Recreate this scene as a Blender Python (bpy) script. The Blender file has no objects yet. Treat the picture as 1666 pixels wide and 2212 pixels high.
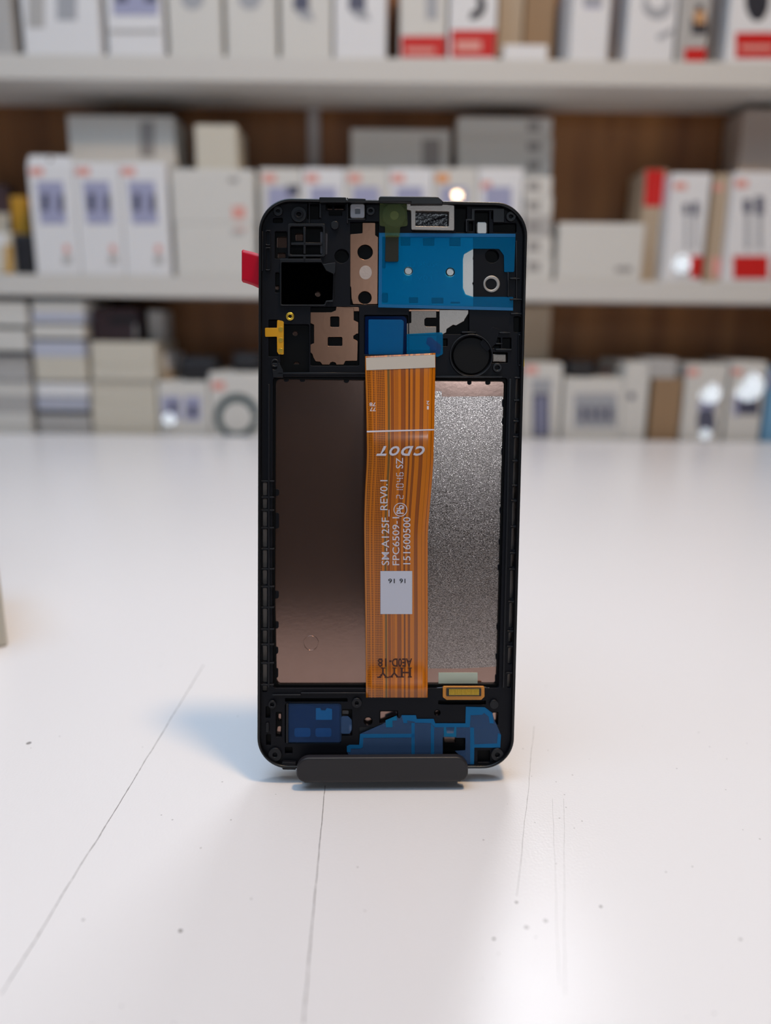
import bpy, bmesh, math, random
from mathutils import Vector, Matrix
random.seed(7)
S = bpy.context.scene
COL = S.collection
PI = math.pi

# ------------------------------------------------------------------ camera geometry (millimetres, camera at the origin)
F, CX, CY = 1664.0, 833.0, 1106.0
PITCH, ROLL = math.radians(14), math.radians(.65)
HT = 134.0            # camera height above the table, mm
TZ = 900.0            # table height, mm

def to_world(x, y, z):
    c, s = math.cos(ROLL), math.sin(ROLL)
    x2, y2 = c * x + s * y, -s * x + c * y
    up, fw = -y2, z
    return Vector((x2, fw * math.cos(PITCH) + up * math.sin(PITCH), up * math.cos(PITCH) - fw * math.sin(PITCH)))

def ray(px, py):
    return to_world((px - CX) / F, (py - CY) / F, 1.0)

CAM = Vector((0, 0, TZ + HT))

def at_depth(px, py, Y):          # point in the world (mm) on the vertical plane at distance Y
    d = ray(px, py)
    return CAM + d * (Y / d.y)

def on_table(px, py):
    d = ray(px, py)
    return CAM + d * (-HT / d.z)

# ------------------------------------------------------------------ phone frame of reference
PX = to_world(0.99945686, 0.01042666, 0.03126121).normalized()
PD = to_world(-0.01311715, 0.99611023, 0.08713404).normalized()
PN = -PX.cross(PD).normalized()          # towards the camera
if PN.y > 0: PN = -PN
PU = -PD
PO = CAM + ray(842, 1100) * 221.917       # middle of the back plane
PBASE = PO - PU * 77.4                    # bottom middle, empty stands here

def L(px, py, w=0.0):             # photo pixel -> (u, v) of the phone at height w above its back plane
    d = ray(px, py)
    t = ((PBASE + PN * w - CAM).dot(PN)) / d.dot(PN)
    p = CAM + d * t - PBASE
    return (p.dot(PX), p.dot(PU))

# ------------------------------------------------------------------ materials
def lin(c):
    return tuple(((v / 255) / 12.92 if v <= 10 else (((v / 255) + .055) / 1.055) ** 2.4) for v in c)

MATS = {}
def mat(name, rgb, rough=.5, metal=0.0, spec=.5, bump=None, coat=0.0, var=0.0, vscale=40, sheen=0, aniso=0):
    """procedural material: colour (sRGB), optional noise variation and bump (scale, strength)"""
    if name in MATS: return MATS[name]
    m = bpy.data.materials.new(name); m.use_nodes = True
    nt = m.node_tree; b = nt.nodes['Principled BSDF']
    c = lin(rgb)
    b.inputs['Base Color'].default_value = (*c, 1)
    b.inputs['Roughness'].default_value = rough
    b.inputs['Metallic'].default_value = metal
    b.inputs['Specular IOR Level'].default_value = spec
    b.inputs['Coat Weight'].default_value = coat
    b.inputs['Coat Roughness'].default_value = .12
    if var or bump:
        tc = nt.nodes.new('ShaderNodeTexCoord')
        if var:
            n = nt.nodes.new('ShaderNodeTexNoise'); n.inputs['Scale'].default_value = vscale; n.inputs['Detail'].default_value = 3
            mx = nt.nodes.new('ShaderNodeMix'); mx.data_type = 'RGBA'
            mx.inputs[6].default_value = (*[v * (1 - var) for v in c], 1)
            mx.inputs[7].default_value = (*[min(1, v * (1 + var)) for v in c], 1)
            nt.links.new(tc.outputs['Object'], n.inputs['Vector'])
            nt.links.new(n.outputs['Fac'], mx.inputs[0]); nt.links.new(mx.outputs[2], b.inputs['Base Color'])
        if bump:
            n = nt.nodes.new('ShaderNodeTexNoise'); n.inputs['Scale'].default_value = bump[0]; n.inputs['Detail'].default_value = 2
            bp = nt.nodes.new('ShaderNodeBump'); bp.inputs['Strength'].default_value = bump[1]; bp.inputs['Distance'].default_value = bump[2] if len(bump) > 2 else .001
            nt.links.new(tc.outputs['Object'], n.inputs['Vector'])
            nt.links.new(n.outputs['Fac'], bp.inputs['Height']); nt.links.new(bp.outputs['Normal'], b.inputs['Normal'])
    MATS[name] = m
    return m

def film(name, tint, body, fac, rough=.12):
    """thin tinted plastic film: coloured see-through plus a little glossy body"""
    m = bpy.data.materials.new(name); m.use_nodes = True
    nt = m.node_tree; b = nt.nodes['Principled BSDF']; out = nt.nodes['Material Output']
    b.inputs['Base Color'].default_value = (*lin(body), 1); b.inputs['Roughness'].default_value = rough; b.inputs['Specular IOR Level'].default_value = .15
    t = nt.nodes.new('ShaderNodeBsdfTransparent'); t.inputs['Color'].default_value = (*lin(tint), 1)
    mx = nt.nodes.new('ShaderNodeMixShader'); mx.inputs[0].default_value = fac
    nt.links.new(t.outputs[0], mx.inputs[1]); nt.links.new(b.outputs[0], mx.inputs[2]); nt.links.new(mx.outputs[0], out.inputs['Surface'])
    return m

# ------------------------------------------------------------------ object helpers
def link(name, me, parent=None, m=None):
    o = bpy.data.objects.new(name, me); COL.objects.link(o)
    if parent is not None: o.parent = parent
    if m is not None:
        for x in (m if isinstance(m, (list, tuple)) else [m]): me.materials.append(x)
    return o

def tag(o, label=None, cat=None, group=None, kind=None):
    for k, v in (('label', label), ('category', cat), ('group', group), ('kind', kind)):
        if v: o[k] = v
    return o

def empty(name, loc_mm, label, cat, group=None):
    o = bpy.data.objects.new(name, None); COL.objects.link(o)
    o.empty_display_size = .02
    o.location = Vector(loc_mm) / 1000
    return tag(o, label, cat, group)

def fil(poly, r, n=6):
    """round the corners of a polygon; r one radius or one per corner"""
    out = []; N = len(poly)
    for i, p in enumerate(poly):
        rr = r[i] if isinstance(r, (list, tuple)) else r
        p = Vector(p); a = Vector(poly[i - 1]); b = Vector(poly[(i + 1) % N])
        da, db = a - p, b - p
        la, lb = da.length, db.length
        if rr <= 0 or la < 1e-6 or lb < 1e-6: out.append(tuple(p)); continue
        da /= la; db /= lb
        cosang = max(-1, min(1, da.dot(db))); ang = math.acos(cosang)
        if ang > PI - .05 or ang < .05: out.append(tuple(p)); continue
        t = min(rr / math.tan(ang / 2), la * .49, lb * .49); q = t * math.tan(ang / 2)
        c = p + (da + db).normalized() * (q / math.sin(ang / 2))
        s, e = p + da * t - c, p + db * t - c
        a0 = math.atan2(s.y, s.x); a1 = math.atan2(e.y, e.x)
        d = (a1 - a0 + PI) % (2 * PI) - PI
        for k in range(n + 1):
            an = a0 + d * k / n
            out.append((c.x + q * math.cos(an), c.y + q * math.sin(an)))
    return out

def rect(x0, y0, x1, y1, r=0, n=5):
    p = [(x0, y0), (x1, y0), (x1, y1), (x0, y1)]
    return fil(p, r, n) if r else p

def circ(cx, cy, r, n=28, ry=None):
    return [(cx + r * math.cos(2 * PI * k / n), cy + (ry or r) * math.sin(2 * PI * k / n)) for k in range(n)]

def plate_mesh(loops, w0, w1, bevel=.06):
    """filled 2-D outline with holes, extruded from w0 to w1 (mm), edges bevelled; returns mesh in metres"""
    cu = bpy.data.curves.new('tmp', 'CURVE'); cu.dimensions = '2D'; cu.fill_mode = 'BOTH'
    h = (w1 - w0) / 2
    bevel = min(bevel, h * .8)
    cu.extrude = max(h - bevel, 1e-4); cu.bevel_depth = bevel; cu.bevel_resolution = 1 if bevel < .3 else 3; cu.offset = -bevel
    for lp in loops:
        sp = cu.splines.new('POLY'); sp.points.add(len(lp) - 1)
        for q, p in zip(sp.points, lp): q.co = (p[0], p[1], 0, 1)
        sp.use_cyclic_u = True
    o = bpy.data.objects.new('tmp', cu); COL.objects.link(o)
    dg = bpy.context.evaluated_depsgraph_get(); dg.update()
    me = bpy.data.meshes.new_from_object(o.evaluated_get(dg))
    bpy.data.objects.remove(o); bpy.data.curves.remove(cu)
    me.transform(Matrix.Translation((0, 0, (w0 + w1) / 2)))
    me.transform(Matrix.Scale(.001, 4))
    me.materials.clear()
    return me

def join(meshes):
    bm = bmesh.new()
    for me in meshes: bm.from_mesh(me); bpy.data.meshes.remove(me)
    out = bpy.data.meshes.new('j'); bm.to_mesh(out); bm.free()
    return out

def mesh_of(bm, smooth=False):
    me = bpy.data.meshes.new('m')
    bmesh.ops.recalc_face_normals(bm, faces=bm.faces)
    if smooth:
        for f in bm.faces: f.smooth = True
    bm.to_mesh(me); bm.free(); return me

def bm_box(bm, lo, hi, bev=0, seg=2):
    """box in mm added to bm (bm in metres)"""
    lo, hi = Vector(lo) / 1000, Vector(hi) / 1000
    r = bmesh.ops.create_cube(bm, size=1)
    vs = r['verts']
    for v in vs:
        v.co = Vector((lo[i] + (v.co[i] + .5) * (hi[i] - lo[i]) for i in range(3)))
    if bev:
        es = list({e for v in vs for e in v.link_edges})
        bmesh.ops.bevel(bm, geom=es, offset=bev / 1000, segments=seg, affect='EDGES', profile=.5)

def box_mesh(lo, hi, bev=0, seg=2):
    bm = bmesh.new(); bm_box(bm, lo, hi, bev, seg); return mesh_of(bm)
# ================================================================== THE PHONE
phone = empty('opened_phone', PBASE, 'black phone with its back off, orange ribbon cable and blue films, leaning in the stand', 'phone')
phone.rotation_mode = 'QUATERNION'
phone.rotation_quaternion = Matrix((PX, PU, PN)).transposed().to_quaternion()

black = mat('black_plastic', (11, 13, 21), .5, spec=.2, bump=(2500, .12, .0001))
ribmat = mat('ridge_plastic', (12, 14, 21), .4, spec=.38)
nut_steel = mat('nut_steel', (176, 172, 168), .55, .6)
frame_steel = mat('pale_steel', (150, 142, 136), .36, .88, bump=(3500, .25, .0001))
rimmat = mat('rim_plastic', (8, 9, 13), .32, spec=.4, coat=.1)
pitm = mat('shaded_recess_plastic', (4, 5, 7), .5, spec=.15)  # darker than the deck plastic: recess shade put into the colour
copper = mat('copper_sheet', (166, 136, 124), .155, .92, bump=(900, .05, .0001), var=.06, vscale=300)
copper2 = mat('warm_copper_sheet', (140, 106, 87), .3, .9, bump=(900, .05, .0001), var=.05, vscale=300)
bright_steel = mat('bright_steel', (186, 182, 178), .38, .85, bump=(3500, .2, .0001))
steel = mat('satin_steel', (122, 113, 106), .36, .88, bump=(3500, .25, .0001), var=.08, vscale=2500)
gold = mat('gold_contact', (226, 186, 70), .3, .8)
glassm = mat('display_glass', (8, 8, 10), .06)
flexorange = mat('polyimide_orange', (196, 118, 20), .3, coat=.4)

def z1(x, y): return (500 + x / 4.628, 400 + y / 4.628)
def z2(x, y): return (800 + x / 4.384, 400 + y / 4.384)
def z3(x, y): return (520 + x / 4.9, 780 + y / 4.9)
def z4(x, y): return (840 + x / 4.9, 780 + y / 4.9)
def z6(x, y): return (840 + x / 4.9, 1160 + y / 4.9)
def z7(x, y): return (520 + x / 4.9, 1440 + y / 4.9)
def z8(x, y): return (820 + x / 4.9, 1440 + y / 4.9)
def zz(z, pts): return [z(*p) for p in pts]

def loc(lp, w): return [L(x, y, w) for x, y in lp]
def pl(loops, w0, w1, bevel=.06): return plate_mesh([loc(l, w1) for l in loops], w0, w1, bevel)
def part(name, loops, w0, w1, m, parent=phone, bevel=.06, label=None):
    o = link(name, pl(loops, w0, w1, bevel), parent, m)
    if label: o['label'] = label
    return o

# outline ---------------------------------------------------------
corner = [L(559, 426.5), L(1141.5, 437), L(1109.5, 1661), L(555.5, 1661)]
def inset(d, r): 
    c = corner
    q = [(c[0][0] + d, c[0][1] - d), (c[1][0] - d, c[1][1] - d), (c[2][0] - d, c[2][1] + d), (c[3][0] + d, c[3][1] + d)]
    return fil(q, r, 14)
me = plate_mesh([inset(0, 9.2), inset(.85, 8.3)], -6.4, 0, .38)
link('outer_rim', me, phone, rimmat)
link('display_panel', plate_mesh([inset(.35, 8.8)], -7.6, -6.4, .3), phone, glassm)
link('metal_plate', plate_mesh([inset(1.5, 7.6)], -4.3, -4.0, .03), phone, copper)
# rougher blasted patch of the plate to the right of the ribbon
def blasted():
    m = bpy.data.materials.new('blasted_steel'); m.use_nodes = True
    nt = m.node_tree; b = nt.nodes['Principled BSDF']
    b.inputs['Base Color'].default_value = (*lin((156, 144, 138)), 1); b.inputs['Metallic'].default_value = .95
    b.inputs['Roughness'].default_value = .15
    tc = nt.nodes.new('ShaderNodeTexCoord')
    mp = nt.nodes.new('ShaderNodeMapping'); mp.inputs['Scale'].default_value = (1, 1.6, 1)
    n = nt.nodes.new('ShaderNodeTexNoise'); n.inputs['Scale'].default_value = 4200; n.inputs['Detail'].default_value = 1
    g = nt.nodes.new('ShaderNodeTexNoise'); g.inputs['Scale'].default_value = 3000; g.inputs['Detail'].default_value = 0
    gr = nt.nodes.new('ShaderNodeMapRange'); gr.inputs[1].default_value = .35; gr.inputs[2].default_value = .65; gr.inputs[3].default_value = .12; gr.inputs[4].default_value = .27   # grains differ in polish
    nt.links.new(tc.outputs['Object'], g.inputs['Vector']); nt.links.new(g.outputs['Fac'], gr.inputs[0]); nt.links.new(gr.outputs[0], b.inputs['Roughness'])
    cg = nt.nodes.new('ShaderNodeTexNoise'); cg.inputs['Scale'].default_value = 2700; cg.inputs['Detail'].default_value = 1
    cr = nt.nodes.new('ShaderNodeValToRGB'); e = cr.color_ramp.elements
    e[0].position = .36; e[0].color = (*lin((128, 119, 115)), 1); e[1].position = .66; e[1].color = (*lin((190, 178, 172)), 1)
    nt.links.new(mp.outputs[0], cg.inputs['Vector']); nt.links.new(cg.outputs['Fac'], cr.inputs[0]); nt.links.new(cr.outputs[0], b.inputs['Base Color'])
    bp = nt.nodes.new('ShaderNodeBump'); bp.inputs['Strength'].default_value = 1; bp.inputs['Distance'].default_value = .00003
    nt.links.new(tc.outputs['Object'], mp.inputs['Vector']); nt.links.new(mp.outputs[0], n.inputs['Vector'])
    nt.links.new(n.outputs['Fac'], bp.inputs['Height']); nt.links.new(bp.outputs['Normal'], b.inputs['Normal'])
    return m
part('blasted_area', [[(900, 845), (954.5, 845), (954.5, 857), (1087, 856), (1086, 1000), (1076, 1300), (1072, 1440), (1000, 1444), (900, 1444)]], -4.0, -3.975, blasted(), bevel=.005, label='grainy blasted steel area')
part('pressed_dimple', [circ(672, 1389.5, 16.5, 36), circ(672, 1389.5, 14.8, 36)], -4.0, -3.82, copper, bevel=.06)

strip_m = mat('slot_sheen_steel', (150, 140, 134), .6, .6)  # pale strips added under the side slots, their silver reflections put into colour
part('slot_sheen_strip', [[(568, 1036), (578, 1036), (578, 1500), (568, 1500)]], -4.0, -3.96, strip_m, bevel=.01)
part('slot_sheen_strip', [[(1113, 812), (1124, 812), (1105, 1490), (1094, 1490)]], -4.0, -3.96, strip_m, bevel=.01)
# lower deck: black plastic with windows onto the metal plate -------
bay = fil([(596, 819), (1091, 823), (1083, 1100), (1073, 1478), (597, 1479), (594, 1300)], [10, 6, 0, 6, 10, 0])
wins = [rect(598, 511, 620, 535, 2), rect(600, 546, 617, 557, 2), rect(638.5, 504, 655, 520, 2),
        rect(707.5, 441.5, 718, 453, 1.5), rect(722.5, 441.5, 743, 453, 1.5), circ(687, 635, 6.2, 18), circ(599.5, 621, 5, 14),
        circ(638, 720, 5.8, 18), fil(zz(z1, [(615, 1790), (635, 1765), (670, 1765), (690, 1790)]), 3),
        circ(795.5, 1558, 8, 22), circ(945, 1540, 5.2, 18), fil([(822, 1537), (858, 1537), (858, 1551), (822, 1562)], 2),
        fil([(601, 1543), (607, 1541), (607, 1558), (601, 1556)], 2), fil([(600, 1570), (607, 1568), (606, 1588), (597, 1584)], 2),
        rect(739, 1535, 753, 1547, 2), rect(754, 1565, 759, 1588, 2), fil([(1064, 1540), (1075, 1539), (1074, 1560), (1070, 1563)], 2),
        rect(960, 1572, 984, 1604, 2)]
ls = [(1042, 1070), (1077, 1098), (1105, 1137), (1143, 1182), (1188.6, 1227), (1232, 1263), (1270, 1311), (1315, 1357), (1362, 1390), (1395, 1429), (1435, 1476), (1482, 1495)]
rs = [(818, 862), (867, 904), (912, 937), (946, 992), (998, 1047), (1051, 1078), (1084, 1135), (1140, 1188), (1197, 1225), (1232, 1293), (1302, 1357), (1366, 1388), (1399, 1435), (1456, 1486)]
def rx(y): return 1117.5 - (y - 830) * .0285
side = [fil([(567, a), (577, a), (577, b), (567, b)], 2.5) for a, b in ls] + \
       [fil([(rx(a) - 3, a), (rx(a) + 5.5, a), (rx(b) + 5.5, b), (rx(b) - 3, b)], 2.5) for a, b in rs]
link('inner_chassis', plate_mesh([inset(.12, 9.1)] + [loc(h, -3) for h in [bay] + wins + side], -4.0, -3.0, .05), phone, pitm)

# upper deck with its pockets
cam_big = fil(zz(z1, [(500, 768), (900, 768), (945, 850), (1020, 885), (1012, 1150), (945, 1155), (930, 1195), (500, 1195)]), 3)
pockets = [rect(628, 489, 697, 550, 4), rect(623, 555.5, 655, 563.5, 3), rect(661, 555.5, 692, 563.5, 3), cam_big,
           rect(594, 499, 620.5, 559, 3), rect(595, 588, 603.5, 632, 2), circ(738.5, 553, 15.5), fil([(664, 440), (692, 440), (692, 474), (664, 474)], 3),
           fil([(704, 439), (746, 439), (746, 454), (739, 456), (739, 466), (711, 466), (711, 456), (704, 454)], 2), rect(751, 440, 791, 476, 3),
           rect(590, 470, 611, 482, 3), rect(580.5, 690, 601, 770, 2), rect(671, 662, 776, 790, 3), rect(606, 700, 668, 806, 4), rect(757, 478, 818.5, 659, 2),
           rect(820, 507, 1023, 662, 2), rect(884, 668, 1014, 722, 2), circ(1063.5, 553, 15), circ(1018.5, 768, 42.5, 44), rect(984, 440, 1009, 502, 3),
           rect(1026, 455, 1057, 506, 3), rect(1062, 456, 1084, 474, 3), rect(1066, 481, 1116, 503, 3), rect(1013, 478, 1022, 500, 3),
           rect(1064, 729, 1082, 752, 2), rect(1086, 729, 1105, 754, 2), rect(1062, 761, 1097, 784, 2), rect(1110, 683, 1126, 718, 4), rect(890, 442, 981.5, 500, 2),
           rect(787, 680, 882, 766, 3), rect(951, 731, 967, 748, 2), rect(884, 725, 945, 770, 1),
           rect(616, 1508, 751, 1516, 2), rect(616, 1520, 737, 1606, 4), rect(739, 1532, 761, 1590, 3), rect(596, 1538, 609, 1592, 2), rect(574, 1526, 584, 1551, 2),
           rect(575, 1586, 585, 1610, 2), rect(616, 1614, 632, 1628, 2), circ(795.5, 1558, 9.5), circ(945, 1540, 7), fil([(820, 1535), (860, 1535), (860, 1552), (820, 1564)], 2),
           rect(947, 1513, 1050, 1522, 2), rect(956, 1570, 1006, 1634, 2), rect(1032, 1621, 1059, 1647, 2), fil([(1062, 1538), (1077, 1538), (1076, 1566), (1069, 1566)], 2),
           fil([(776, 1571), (812, 1571), (828, 1567), (938, 1567), (938, 1632), (776, 1632)], 2)]
top_deck = [inset(.12, 9.1)] + [loc(h, -1.7) for h in [fil([(590, 813), (1097, 816), (1088, 1100), (1078, 1487), (590, 1487), (588, 1300)], [8, 6, 0, 6, 8, 0])] + pockets + side]
link('component_deck', plate_mesh(top_deck, -3.0, -1.7, .09), phone, black)

# raised ribs of the deck
ribs = [[rect(621.5, 483, 703, 554, 5), rect(627, 488.5, 697.5, 550.5, 4)],
        [fil(zz(z1, [(485, 735), (895, 735), (915, 790), (1045, 770), (1040, 870), (1028, 890), (1022, 1170), (955, 1165), (940, 1205), (485, 1205)]), 3), cam_big],
        [rect(655.5, 490, 660.5, 548)], [rect(629, 524, 696, 529)], [rect(655.5, 553, 660.5, 566)],
        [rect(600, 804.5, 790, 808.5)], [rect(941, 812, 1086, 816)], [rect(578.6, 830, 582.5, 1485)],
        [fil([(1101, 818), (1105, 818), (1090, 1486), (1086, 1486)], 0)],
        [fil(zz(z2, [(905, 320), (960, 320), (960, 220), (1270, 220), (1270, 350), (1165, 350), (1165, 235), (990, 235), (990, 335), (920, 335), (920, 440), (905, 440)]), 1)],
        [rect(998, 716, 1029, 719)], [rect(1079, 717, 1103, 720)], [rect(1071, 753, 1106, 757)], [rect(1071, 741, 1086, 743.5)], [rect(1102, 600, 1124, 603)], [rect(1097, 588, 1099.5, 640)],
        [rect(1102, 645, 1130, 648)], [rect(1104, 676, 1131, 679)], [rect(667, 430, 669.5, 482)], [rect(690, 430, 694, 470)], [rect(749, 427, 752, 482)], [rect(752, 472, 790, 475)],
        [rect(565, 500, 568, 585)], [rect(574, 1562, 581, 1582, 2)], [rect(588, 1500, 650, 1503, 1)], [rect(650, 1496, 790, 1499, 1)],
        [rect(573, 497, 584.5, 530, 2), rect(575, 499, 582.5, 528, 2)], [rect(573, 534, 584.5, 584, 2), rect(575, 536, 582.5, 582, 2)],
        [circ(1018.5, 768, 47, 44), circ(1018.5, 768, 44.5, 44)], [fil([(618, 1520), (623, 1520), (623, 1606), (618, 1606)], 0)],
        [rect(1120, 722, 1125, 790, 1), rect(1121.2, 724, 1123.8, 788, 1)], [rect(1115, 520, 1117.5, 645)],
        [fil([(586, 784), (604, 784), (612, 800), (612, 815), (590, 815)], 2), circ(593.7, 784 + 10, 5, 16)]]
part('well_shade', [fil(zz(z1, [(503, 772), (897, 772), (941, 852), (1016, 887), (1008, 1146), (941, 1151), (927, 1192), (503, 1192)]), 3), circ(687, 635, 6.2, 18)], -2.99, -2.9, mat('well_shade_black', (1, 1, 2), .9, spec=.0), bevel=.02)  # near-black sheet: the shade of a deeper well put into colour
link('chassis_ribs', join([pl(l, -2.4, -1.05, .1) for l in ribs]), phone, ribmat)

# end ticks of the side rails
link('side_rail', join([pl([rect(562.5, a - 4.2, 592, a - 1, 1)], -2.4, -1.2, .08) for a, b in ls]), phone, ribmat)
link('side_rail', join([pl([fil([(rx(a) - 6, a - 3.8), (rx(a) + 9, a - 3.8), (rx(a) + 9, a - .9), (rx(a) - 6, a - .9)], 1)], -2.4, -1.2, .08) for a, b in rs]), phone, ribmat)

# the raised housing that stands out at the top edge
part('top_housing', [fil([(818.5, 423.5), (946, 424.5), (957, 434), (957, 441), (888, 441), (888, 436), (818.5, 436)], [5, 6, 3, 0, 0, 0, 0])], -5, .35, rimmat, bevel=.2)
link('edge_clip', pl([fil([(690, 425.5), (748, 426), (748, 437), (690, 437)], 2)], -3, .08, .1), phone, rimmat)
link('edge_clip', pl([fil([(752, 428), (790, 429), (790, 436), (752, 436)], 2)], -3, .02, .1), phone, rimmat)
link('edge_clip', pl([fil([(608, 1646), (640, 1648), (640, 1663.5), (610, 1663)], 3)], -5, -.2, .2), phone, black)

# screw bosses ------------------------------------------------------
for cx, cy, r, h in [(600.6, 455.3, 10.5, 4), (645.5, 462.5, 17, 5), (801, 455, 9.5, 4), (1104.5, 467, 11, 4.2), (593.7, 784, 9, 5.6), (1075, 794, 10, 5),
                     (588, 1522, 9, 4.2), (771, 1519, 11, 4), (594, 1631, 15, 4.8), (1075, 1631, 14, 4.8), (1068, 1522, 10, 0), (723.5, 486, 9, 0)]:
    lp = [circ(cx, cy, r)] + ([circ(cx, cy, h, 20)] if h else [])
    part('screw_boss', lp, -2.9, -.95, ribmat, bevel=.15)
part('screw_boss', [circ(645.5, 462.5, 10, 24), circ(645.5, 462.5, 5, 20)], -2.4, -.75, black, bevel=.12)

# locating tabs round the battery bay
for x0, y0, x1, y1 in [(590, 1056, 603, 1071.5), (590, 1107, 603, 1142), (591, 1276, 602.5, 1293), (591, 1342, 602, 1358), (591, 1397, 601, 1413), (590, 1443, 601, 1465),
                       (613, 817, 624, 824.5), (648, 817, 659, 825), (743, 818, 754, 827), (1010, 820, 1019, 831), (1049, 821, 1060, 831),
                       (1085, 862, 1094, 880), (1085, 902, 1094, 918), (1083.5, 966, 1093, 985), (1079.5, 1094, 1090, 1111), (1077.5, 1164, 1088, 1179), (1075.5, 1218.5, 1087, 1234),
                       (1073, 1347, 1084, 1362), (1071, 1411, 1082, 1426), (1070, 1456, 1081, 1479)]:
    part('locating_tab', [rect(x0, y0, x1, y1, 4.5)], -4.05, -3.7, black, bevel=.1)

# copper sheets at the top --------------------------------------------
sh = zz(z1, [(1310, 375), (1440, 375), (1440, 500), (1468, 520), (1462, 1190), (1215, 1190), (1200, 1130), (1195, 1020), (1187, 1010), (1187, 490), (1310, 480)])
part('copper_strip', [fil(sh, 2), circ(789, 544.5, 16.3, 32), circ(788.5, 643, 14.2, 30)], -3.0, -2.1, copper2, bevel=.08)
part('glue_spot', [circ(790, 588.5, 13.5, 24, 15)], -2.1, -2.07, mat('dull_glue', (190, 176, 168), .8, bump=(1500, .4, .0002)), bevel=.01, label='greyish dried glue spot')
sh = zz(z1, [(1050, 1212), (1225, 1226), (1225, 1350), (1270, 1372), (1270, 1484), (1252, 1484), (1222, 1505), (1222, 1535), (1252, 1552), (1265, 1560), (1260, 1755), (1140, 1757), (1122, 1795),
             (1050, 1795), (1040, 1772), (1015, 1765), (990, 1772), (982, 1795), (910, 1795), (890, 1765), (842, 1760), (818, 1720), (810, 1690), (785, 1667), (785, 1596), (825, 1580), (825, 1392), (790, 1380), (790, 1270), (1000, 1270), (1042, 1252)])
part('copper_shield', [fil(sh, 1.6, 4), fil(zz(z1, [(990, 1312), (1078, 1312), (1078, 1418), (990, 1418)]), 2.5), fil(zz(z1, [(965, 1517), (1108, 1517), (1108, 1608), (965, 1608)]), 2.5)], -3.0, -2.1, copper2, bevel=.08)
part('copper_strip', [fil([(727, 661), (1010, 668), (1010, 673), (890, 672.5), (727, 672)], 1)], -3.0, -2.2, copper2, bevel=.06)

# silver sheets -------------------------------------------------------
sh = zz(z2, [(387, 1190), (627, 1190), (627, 1255), (530, 1255), (515, 1270), (515, 1325), (530, 1338), (627, 1338), (627, 1560), (350, 1560), (345, 1310), (387, 1305)])
part('steel_shield', [fil(sh, 1.5)], -3.0, -2.0, steel, bevel=.08)
sh = zz(z2, [(655, 1180), (930, 1180), (930, 1215), (895, 1270), (890, 1285), (815, 1328), (785, 1322), (725, 1362), (720, 1395), (655, 1430)])
part('steel_shield', [fil(sh, 1.5)], -3.0, -2.0, frame_steel, bevel=.08)
sh = [(821, 509), (1024, 509), (1024, 545), (1022, 560), (1025, 563), (1025, 606), (1021, 612), (1024, 620), (1024, 662), (821, 660)]
hol = [rect(826, 512, 833, 580, 2), rect(866, 512, 886.5, 531, 2), rect(914, 513, 938.5, 531, 2), rect(971, 513, 995, 532, 2), rect(825, 632, 838, 654, 4), rect(884, 642, 903, 655, 2), rect(932.5, 643, 958, 656, 2), rect(974, 652, 994, 656, 1.5)]
part('speaker_plate', [sh] + hol + [circ(882.5, 585, 9, 22), circ(973, 587.5, 9.8, 22)], -2.95, -2.05, bright_steel, bevel=.08, label='silver sheet metal plate')
for x, y in [(882.5, 585), (973, 587.5)]:
    part('rivet', [circ(x, y, 8.6, 22)], -2.9, -2.3, bright_steel, bevel=.15)
def emboss(txt, x0, y0, x1, y1):
    cu = bpy.data.curves.new('t', 'FONT'); cu.body = txt; cu.size = 1; cu.resolution_u = 3
    o = bpy.data.objects.new('t', cu); COL.objects.link(o)
    dg = bpy.context.evaluated_depsgraph_get(); dg.update()
    me = bpy.data.meshes.new_from_object(o.evaluated_get(dg)); bpy.data.objects.remove(o); bpy.data.curves.remove(cu); me.materials.clear()
    xs = [v.co.x for v in me.vertices]; ys = [v.co.y for v in me.vertices]
    for v in me.vertices:
        p = L(x0 + (v.co.x - min(xs)) / (max(xs) - min(xs)) * (x1 - x0), y1 - (v.co.y - min(ys)) / (max(ys) - min(ys)) * (y1 - y0), -2.03)
        v.co = (p[0] / 1000, p[1] / 1000, -.00203)
    link('embossed_mark', me, phone, mat('embossed_steel', (214, 212, 210), .6, .5))
emboss('A12 >SUS<', 872, 565, 948, 577); emboss('#1 V03', 870, 595, 934, 607)
part('threaded_nut', [circ(1062.5, 613, 18.2, 36), circ(1061.5, 613.5, 12, 30)], -2.4, -1.5, nut_steel, bevel=.25, label='round silver nut')
part('threaded_nut', [circ(1061.5, 613.5, 11.9, 30)], -2.5, -2.1, nut_steel, bevel=.1)
part('steel_post', [rect(1030, 479, 1053, 506, 5)], -3.0, -1.7, bright_steel, bevel=.3)
part('steel_block', [rect(1064, 764.5, 1094.5, 782, 3)], -3.0, -1.6, steel, bevel=.3)
part('steel_block', [rect(1127, 776, 1133, 792, 1)], -2.4, -1.4, gold, bevel=.1)

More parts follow.
